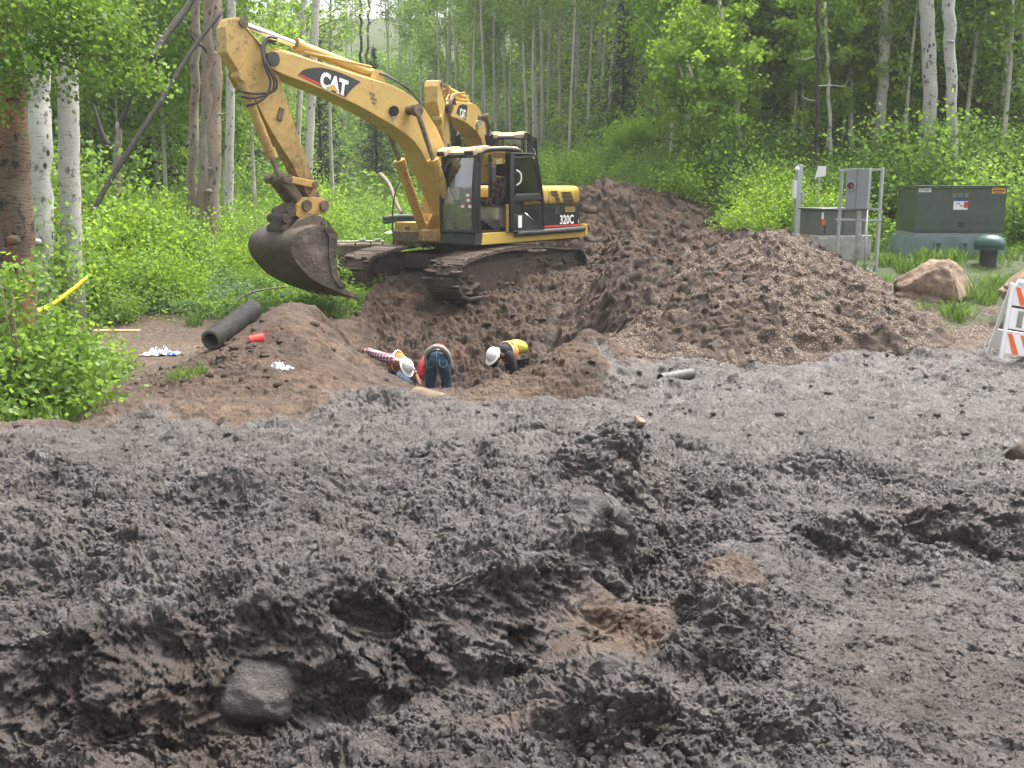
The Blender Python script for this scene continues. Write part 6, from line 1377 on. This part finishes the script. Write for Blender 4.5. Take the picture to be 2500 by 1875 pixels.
def cabinet_big():
    f = at(2312, 600, 22.4); r = empty('utility_cabinet', loc=(f.x, f.y, at(2312, 565, 22.4).z - .92), rot=(0, 0, R(-6)), label='large dark green transformer cabinet with orange and white stickers', cat='transformer')
    b = B(); b.prism([(-1.08, 0), (1.08, 0), (.94, .82), (-.94, .82)], -.75, .9, 'y', .02); b.build('concrete_base', M['concrete_green'], r)
    for x in (-.42, .12, .62):
        b = B(); b.prism([(x - .07, .74), (x + .07, .74), (x + .11, .1), (x + .07, .1), (x + .04, .70), (x - .04, .70), (x - .07, .1), (x - .11, .1)], -.80, -.752, 'y', .006); b.build('base_rib', M['concrete_green'], r)
    b = B(); b.box(-.90, .90, -.68, .8, .822, .92, .01); b.build('cabinet_skirt', M['greybox'], r)
    b = B(); b.prism([(-.90, .925), (.90, .925), (.90, 1.85), (-.90, 1.83)], -.70, .8, 'y', .012); b.build('cabinet_body', M['greenbox'], r)
    b = B(); b.box(-.92, .92, -.74, .84, 1.855, 1.90, .012); b.build('cabinet_lid', M['greenbox'], r)
    b = B(); b.box(-.89, .89, -.705, -.699, 1.115, 1.122); b.box(-.89, .89, -.705, -.699, .965, .972); b.build('panel_seam', M['rubber'], r)
    b = B()
    for i in range(3):
        for j in range(3): b.box(-.18 + .12 * i, -.10 + .12 * i, -.706, -.699, 1.66 + .032 * j, 1.672 + .032 * j)
    b.build('louvre', M['greybox'], r)
    b = B(); b.box(-.02, .09, -.715, -.699, 1.04, 1.15, .006); b.build('latch', M['rubber'], r)
    b = B(); b.box(-.87, -.62, -.705, -.701, 1.76, 1.84); b.build('number_plate', M['white'], r); text_obj('plate_number', '379680', .075, M['decal_black'], r, (-.865, -.708, 1.775), face='cam', xs=.95)
    b = B(); b.box(.60, .87, -.705, -.701, 1.73, 1.845); b.build('warning_sticker', plain('amber_sticker', (.80, .36, .02), .5), r)
    b = B(); b.box(.62, .85, -.7075, -.7055, 1.775, 1.80); b.box(.66, .81, -.7075, -.7055, 1.74, 1.755); b.build('warning_text_bar', M['rubber'], r)
    b = B(); b.box(-.15, .14, -.705, -.701, 1.40, 1.60); st = b.build('safety_notice', M['white'], r)
    b = B(); b.box(-.15, .14, -.7075, -.7055, 1.575, 1.60); b.build('notice_header', plain('blue_print', (.03, .10, .42), .5), st)
    b = B(); b.box(.06, .14, -.7075, -.7055, 1.44, 1.56); b.build('notice_red_block', M['red'], st)
    b = B(); b.tube(spline([(-.10, -.708, 1.50), (-.04, -.708, 1.54), (.0, -.708, 1.47), (.05, -.708, 1.50)], 4), .006, 5); b.build('notice_figure', M['rubber'], st)
cabinet_big()
def meter_stand():
    Y = 20.2; f = at(2090, 648, Y); z0 = Hs(f.x, f.y) - .1
    r = empty('meter_stand', loc=(f.x, f.y, z0), rot=(0, 0, R(-32)), label='grey electric meter box on a frame of galvanised pipes beside the smaller cabinet', cat='meter stand')
    s = Y / 2500; ztop = at(2050, 412, Y).z - z0; zb = at(2050, 510, Y).z - z0; zc = at(2050, 537, Y).z - z0
    xl = -.38; xr = .38
    for x in (xl, xr): b = B(); b.cyl((x, 0, -.2), (x, 0, ztop + (.03 if x > 0 else -.03)), .031 if x < 0 else .036, n=14); b.build('post', M['galv'], r)
    for z in (ztop - .02, zb, zc): b = B(); b.box(xl - .05, xr + .05, -.055, -.033, z - .02, z + .02, .003); b.build('strut_channel', M['galv'], r)
    b = B(); b.box(-.22, .20, -.27, -.058, zb - .0, ztop - .0, .012); bx = b.build('meter_box', M['greybox'], r)
    b = B(); b.box(-.02, -.014, -.274, -.268, zb + .01, ztop - .01); b.build('door_seam', M['rubber'], bx)
    zz = ztop - .42 * (ztop - zb); b = B(); b.cyl((-.12, -.268, zz), (-.12, -.31, zz), .085, n=24); mt = b.build('meter_socket', M['galv'], bx)
    b = B(); b.cyl((-.12, -.300, zz), (-.12, -.312, zz), .070, n=24); b.build('meter_glass', M['rubber'], mt)
    b = B(); b.ball((-.10, -.314, zz - .01), .022, 2, (1, .3, 1.4)); b.build('red_tag', M['redplastic'], mt)
    b = B(); b.tube(spline([(.02, -.16, zb), (.04, -.16, zb - .4), (.05, -.15, zb - .75), (-.02, -.1, zb - 1.05), (-.10, -.05, zb - 1.3)], 6), .055, 14); b.build('conduit', M['greypipe'], r, smooth=180)
    b = B(); b.tube([(.17, -.14, zb), (.21, -.14, -.1)], .024, 10); b.build('conduit', M['galv'], r)
    b = B(); b.tube(spline([(.25, -.14, .1), (.32, -.1, .05), (.36, -.04, .22), (.34, -.02, .05)], 5), .012, 6); b.build('ground_wire', M['galv'], r)
meter_stand()
def pedestal():
    Y = 23.6; f = at(1948, 480, Y); z0 = Hs(f.x, f.y); zt = at(1948, 402, Y).z - z0
    r = empty('meter_pedestal', loc=(f.x, f.y, z0), rot=(0, 0, .15), label='pale grey narrow electric pedestal standing in the shrubs', cat='pedestal')
    b = B(); b.box(-.065, .065, -.06, .06, 0, zt, .012); b.build('post_body', M['galv'], r)
    b = B(); b.box(-.12, -.067, -.07, .07, zt - .75, zt - .35, .01); b.build('side_box', M['white'], r)
    b = B(); b.ball((-.08, -.06, zt - .1), .055, 3, (1, .8, 1)); b.build('lamp_cap', M['white'], r)
    b = B(); b.box(.067, .12, -.07, .07, zt - .85, zt - .6, .01); b.build('outlet_box', M['galv'], r)
    Y = 24.2; f = at(1998, 470, Y); z0 = Hs(f.x, f.y); zt = at(1998, 406, Y).z - z0
    r = empty('sign_post', loc=(f.x, f.y, z0), label='small white board on a thin pole in the shrubs', cat='sign')
    b = B(); b.cyl((0, 0, 0), (0, 0, zt), .025, n=10); b.build('pole', M['galv'], r)
    b = B(); b.prism([(-.06, zt - .25), (.13, zt - .22), (.14, zt), (-.05, zt), (-.12, zt - .3)], -.05, -.03, 'y', .004); b.build('board', M['white'], r)
pedestal()
def bollard():
    Y = 20.4; f = at(2412, 640, Y); z0 = Hs(f.x, f.y); zt = at(2412, 572, Y).z - z0
    r = empty('pump_vent', loc=(f.x, f.y, z0), label='dark green mushroom shaped vent cap on a black stub in the grass', cat='vent')
    b = B(); b.cyl((0, 0, -.1), (0, 0, zt - .2), .16, n=24); b.build('stub_pipe', M['rubber'], r, smooth=40)
    b = B()
    prof = [(.0, zt), (.12, zt - .01), (.22, zt - .06), (.28, zt - .14), (.29, zt - .22), (.27, zt - .26), (.27, zt - .28)]
    b2 = bmesh.new(); rings = []
    for (q, z) in prof[1:]: rings.append([b2.verts.new((q * math.cos(k * math.pi / 14), q * math.sin(k * math.pi / 14), z)) for k in range(28)])
    b2.faces.new(rings[0])
    for A_, C_ in zip(rings, rings[1:]):
        for k in range(28): b2.faces.new((A_[k], C_[k], C_[(k + 1) % 28], A_[(k + 1) % 28]))
    b2.faces.new(rings[-1][::-1]); bmesh.ops.recalc_face_normals(b2, faces=b2.faces); b._join(b2); b.build('cap', M['greenplastic'], r, smooth=50)
    b = B(); b.cyl((0, 0, zt - .30), (0, 0, zt - .26), .285, n=28); b.build('cap_rim', M['greenplastic'], r)
bollard()
def barricade():
    Y = 14.6; f = at(2478, 878, Y); z0 = f.z
    r = empty('barricade', loc=(f.x, f.y, z0), rot=(R(0), R(9), R(-6)), label='folding traffic barricade with orange and white stripes, leaning', cat='barricade')
    W = .27; Hh = 1.10; lean = .16
    for side in (0, 1):
        S = 1 if side == 0 else -1
        Mx = Matrix.Translation((0, -.26 * S, 0)) @ Matrix.Rotation(-.23 * S, 4, 'X')
        b = B()
        for x in (-W - .03, W + .03): b.box(x - .025, x + .025, -.022, .022, 0, Hh, .008, Mx)
        fr = b.build('leg_frame', M['white'], r)
        for (z0_, z1_) in ((.80, 1.06), (.46, .74), (.10, .38)) if side == 0 else ((.80, 1.06), (.12, .38)):
            b = B(); b.box(-W, W, -.015, .015, z0_ - .012, z1_ + .012, .004, Mx); pn = b.build('rail_panel', M['white'], fr)
            if side == 0 and z0_ != .46 or side == 1:
                for k in range(-1, 4):
                    xs = -W + .04 + .20 * k - (.06); P = [(xs, z1_), (xs + .09, z1_), (xs + .09 + .13, z0_), (xs + .13, z0_)]
                    P = [(min(W - .005, max(-W + .005, x)), z) for x, z in P]
                    if max(p[0] for p in P) - min(p[0] for p in P) < .03: continue
                    b = B(); b.prism(P, -.019 * S if S > 0 else .016, -.0165 if S > 0 else .019, 'y', M=Mx); b.build('orange_stripe', M['orange'], pn)
            elif side == 0:
                b = B()
                for k in range(3): b.box(-W + .10 + .2 * k, -W + .18 + .2 * k, -.0175, -.0155, z0_ + .02, z1_ - .02, 0, Mx)
                b.build('mud_stain', M['greycloth'], pn)
    for x in (-.2, .16): b = B(); b.cyl((x, -.04, Hh - .06), (x, .04, Hh - .06), .06, n=16); b.ball((x, 0, Hh - .01), .055, 2); b.build('hinge_knob', M['white'], r, smooth=60)
barricade()
# black corrugated pipe lying by the grass
def pipe(name, a, b_, r, ri, mat, label, cat, ribs=True):
    a = Vector(a); b_ = Vector(b_); d = b_ - a; L = d.length; n = 28; o_b = bmesh.new(); prof = []
    k = int(L / .045) if ribs else 1
    for i in range(k * 4 + 1): t = i / (k * 4) * L; prof.append((r + (.012 * math.sin(i * math.pi / 2) if ribs else 0), t))
    prof = prof + [(ri, L), (ri, 0)]; rings = []
    for (q, t) in prof: rings.append([o_b.verts.new((q * math.cos(j * 2 * math.pi / n), q * math.sin(j * 2 * math.pi / n), t)) for j in range(n)])
    m_ = len(rings)
    for i in range(m_):
        A_, C_ = rings[i], rings[(i + 1) % m_]
        for j in range(n): o_b.faces.new((A_[j], A_[(j + 1) % n], C_[(j + 1) % n], C_[j]))
    bmesh.ops.recalc_face_normals(o_b, faces=o_b.faces); bb = B(); bb._join(o_b)
    o = bb.build(name, M[mat], None, smooth=50); o.location = a; o.rotation_euler = d.to_track_quat('Z', 'Y').to_euler(); return tag(o, label, cat)
a = hit(516, 852, 10); b_ = a + Vector((.26, 1.15, 0))
pipe('drain_pipe', (a.x, a.y, Hs(a.x, a.y) + .125), (b_.x, b_.y, Hs(b_.x, b_.y) + .16), .125, .097, 'blackpipe', 'dark grey ribbed plastic drain pipe lying at the edge of the path', 'pipe')
for i, (l_, dz) in enumerate((('upper of two black ribbed hoses lying in the grass behind the bucket', 0), ('lower, greener hose of the pair lying in the grass behind the bucket', 11))):
    P = [at(934, 533 + dz, 27.5), at(970, 529 + dz * .9, 27.6), at(1030, 530 + dz * .6, 27.8), at(1060, 532 + dz * .5, 28)]
    f = P[0].copy(); b = B(); b.tube([p - f for p in spline(P, 5)], .065 - .02 * i, 10); o = b.build('drain_pipe', M['blackpipe' if i == 0 else 'greenplastic'], smooth=180); o.location = f; tag(o, l_, 'pipe')
a = at(1612, 938, 13.0); b_ = at(1688, 929, 13.3); pipe('pipe_piece', (a.x, a.y, Hs(a.x, a.y) + .03), (b_.x, b_.y, Hs(b_.x, b_.y) + .05), .075, .06, 'muddypipe', 'mud smeared grey pipe piece half sunk in the wet mud', 'pipe', False)
a = hit(1357, 826, 12) + Vector((0, 0, .05)); b_ = a + Vector((.28, .15, .05)); pipe('pipe_piece', a, b_, .065, .05, 'claypipe', 'short brown pipe stub sticking out of the soil right of the workers', 'pipe', False)
a = hit(1322, 812, 12) + Vector((0, -.1, .03)); b_ = a + Vector((.05, .4, .02)); pipe('pipe_piece', a, b_, .035, .024, 'greypipe', 'thin open pipe end poking out of the hollow in the bank', 'pipe', False)
a = at(1018, 968, 13.1); b_ = at(1095, 992, 12.6); pipe('pipe_piece', (a.x, a.y, a.z - .04), (b_.x, b_.y, b_.z - .02), .17, .13, 'claypipe', 'wide earth coated pipe crossing the bottom of the excavation in front of the workers', 'pipe', False)
# dozer blade lying on the grass beside the far track
def blade():
    f = at(878, 640, 23.6); r = empty('steel_blade', loc=(f.x, f.y, at(878, 646, 23.6).z), rot=(0, 0, R(14)), label='rusty brown steel blade lying in the grass by the far track', cat='blade')
    b = B(); arc = [(-.18 + .20 * math.cos(a) * 1.0, .25 + .26 * math.sin(a)) for a in np.linspace(-1.3, 1.3, 9)]; b.prism([(-p[0] * 1.0, p[1]) for p in arc] + [(-p[0] + .03, p[1]) for p in arc[::-1]], -.5, .55, 'x', 0); b.build('blade_plate', M['steel'], r)
    b = B(); b.box(-.52, .57, -.06, .06, .50, .545, .005); b.build('top_flange', M['beige'], r)
    for x in (-.1, .25, .52): b = B(); b.prism([(-.16, 0), (.06, .0), (.04, .5), (-.02, .5), (.0, .2)], x, x + .03, 'x'); b.build('web_plate', M['steel'], r)
    for x in (.08, .42): b = B(); b.cyl((x, 0, .545), (x, 0, .58), .09, n=18); b.build('round_disc', M['galv'], r)
blade()
# lumber, tape, cloth, bag, bucket, litter
p = hit(230, 806, 14); q = hit(340, 806, 14); b = B(); d = q - p; b.box(0, d.length, -.07, .07, 0, .045, .004); o = b.build('plank', M['lumber']); o.location = (p.x, p.y, p.z - .02); o.rotation_euler = (0, -math.asin(0.0), math.atan2(d.y, d.x)); tag(o, 'fresh pale wooden plank lying flat at the edge of the grass', 'plank')
P = spline([at(88, 762, 14.0), at(120, 748, 14.4), at(150, 728, 15), at(185, 702, 15.6), at(213, 678, 16.2)], 8); f = P[0].copy(); V = []; Fc = []
for i, s_ in enumerate(P): w = .040 + .004 * math.sin(i); V += [(s_ - f + Vector((0, .012 * math.sin(i * .7), w)))[:], (s_ - f - Vector((0, .012 * math.sin(i * .7), w)))[:]]
for i in range(len(P) - 1): Fc.append((2 * i, 2 * i + 2, 2 * i + 3, 2 * i + 1))
o = mesh_np('caution_tape', np.array(V), np.array(Fc), M['yelpipe']); o.location = f; tag(o, 'yellow caution tape strung from the thick brown trunk into the bushes', 'tape')
so_ = o.modifiers.new('thick', 'SOLIDIFY'); so_.thickness = .002
b = B()
for i in range(2, len(P) - 8, 2):
    a_ = P[i] - f; c_ = (P[i + 1] - P[i]).normalized(); b.box(-.016, .016, -.0016, .0016, -.013, .013, 0, Matrix.Translation(a_ + Vector((0, -.003, 0))) @ c_.to_track_quat('X', 'Z').to_matrix().to_4x4())
b.build('tape_lettering', M['rubber'], o)
def crumple(name, loc, sx, sy, sz, mat, label, cat, seed, rot=0):
    g = np.random.default_rng(seed); n = 26; u, v = np.meshgrid(np.linspace(-1, 1, n), np.linspace(-1, 1, n)); u = u.ravel(); v = v.ravel()
    r_ = np.sqrt(u * u + v * v); z = np.abs(fbm(u * 1.7 + seed, v * 1.7, 4, seed)) * sz * np.clip(1.3 - r_, .1, 1) + .01
    x = u * sx * (1 + .25 * perlin(u * 2, v * 2, seed)) + .05 * perlin(u * 4, v * 4, seed + 1) * sx; y = v * sy * (1 + .3 * perlin(v * 2 + 5, u * 2, seed))
    ii = np.arange(n * n).reshape(n, n); F = np.stack([ii[:-1, :-1].ravel(), ii[:-1, 1:].ravel(), ii[1:, 1:].ravel(), ii[1:, :-1].ravel()], 1)
    o = mesh_np(name, np.stack([x, y, z], 1), F, mat, smooth=True); o.location = loc; o.rotation_euler = (0, 0, rot); s_ = o.modifiers.new('t', 'SOLIDIFY'); s_.thickness = .004; return tag(o, label, cat)
m = MT('blue_white_printed_cloth', .6); co = m.coord(scale=(6, 6, 6)); m.inp('Base Color', m.ramp(m.noise(co, 1.6, 2), [(.40, (.85, .87, .9)), (.47, (.03, .09, .45)), (.53, (.05, .28, .42)), (.57, (.85, .87, .9)), (.62, (.04, .08, .5))], 'CONSTANT')); M['print'] = m.m
p = hit(392, 863, 10); crumple('rag', (p.x, p.y, p.z), .27, .13, .16, M['print'], 'blue and white rag lying crumpled on the gravel path', 'rag', 3, .1)
p = hit(678, 912, 10); crumple('plastic_bottle_bag', (p.x, p.y, Hall(p.x, p.y) + .05), .15, .10, .20, plain('pale_blue_plastic', (.42, .48, .60), .3), 'small pale blue plastic bag on the brown earth slope', 'plastic bag', 6)
p = hit(632, 830, 10); b = B(); b.cyl((0, 0, 0), (.16, .07, .02), .055, .066, n=20); o = b.build('bucket_pail', M['redplastic'], smooth=40); o.location = (p.x - .12, p.y, p.z + .01); tag(o, 'red plastic pail tipped over beside the brown mound', 'pail')
b = B(); b.tube(spline([(.16, .07, .06), (.20, .09, .15), (.22, .09, .04)], 5), .004, 6); b.build('pail_handle', M['orange'], o)
p = at(950, 570, 24.5); crumple('paper', (p.x, p.y, p.z), .10, .08, .10, M['white'], 'scrap of white plastic on the grass behind the bucket', 'litter', 8)
p = at(1548, 588, 23.6); b = B(); b.cyl((0, 0, 0), (.26, .05, -.03), .07, .06, n=16); o = b.build('pipe_piece', M['white'], smooth=40); o.location = (p.x, p.y, Hall(p.x, p.y) + .10); tag(o, 'broken white pipe piece on the reddish soil in front of the dirt heap', 'pipe')

# thin damp air over the whole place
b = B(); b.box(-470, 470, -470, 470, -4, 140); hz = b.build('haze', bpy.data.materials.new('damp_air')); hm = hz.data.materials[0]; hm.use_nodes = True; ht = hm.node_tree; ht.nodes.clear()
hv = ht.nodes.new('ShaderNodeVolumePrincipled'); hv.inputs['Color'].default_value = (.86, .90, .90, 1); hv.inputs['Density'].default_value = .0009; hv.inputs['Anisotropy'].default_value = .2
ho = ht.nodes.new('ShaderNodeOutputMaterial'); ht.links.new(hv.outputs[0], ho.inputs['Volume']); tag(hz, kind='stuff')
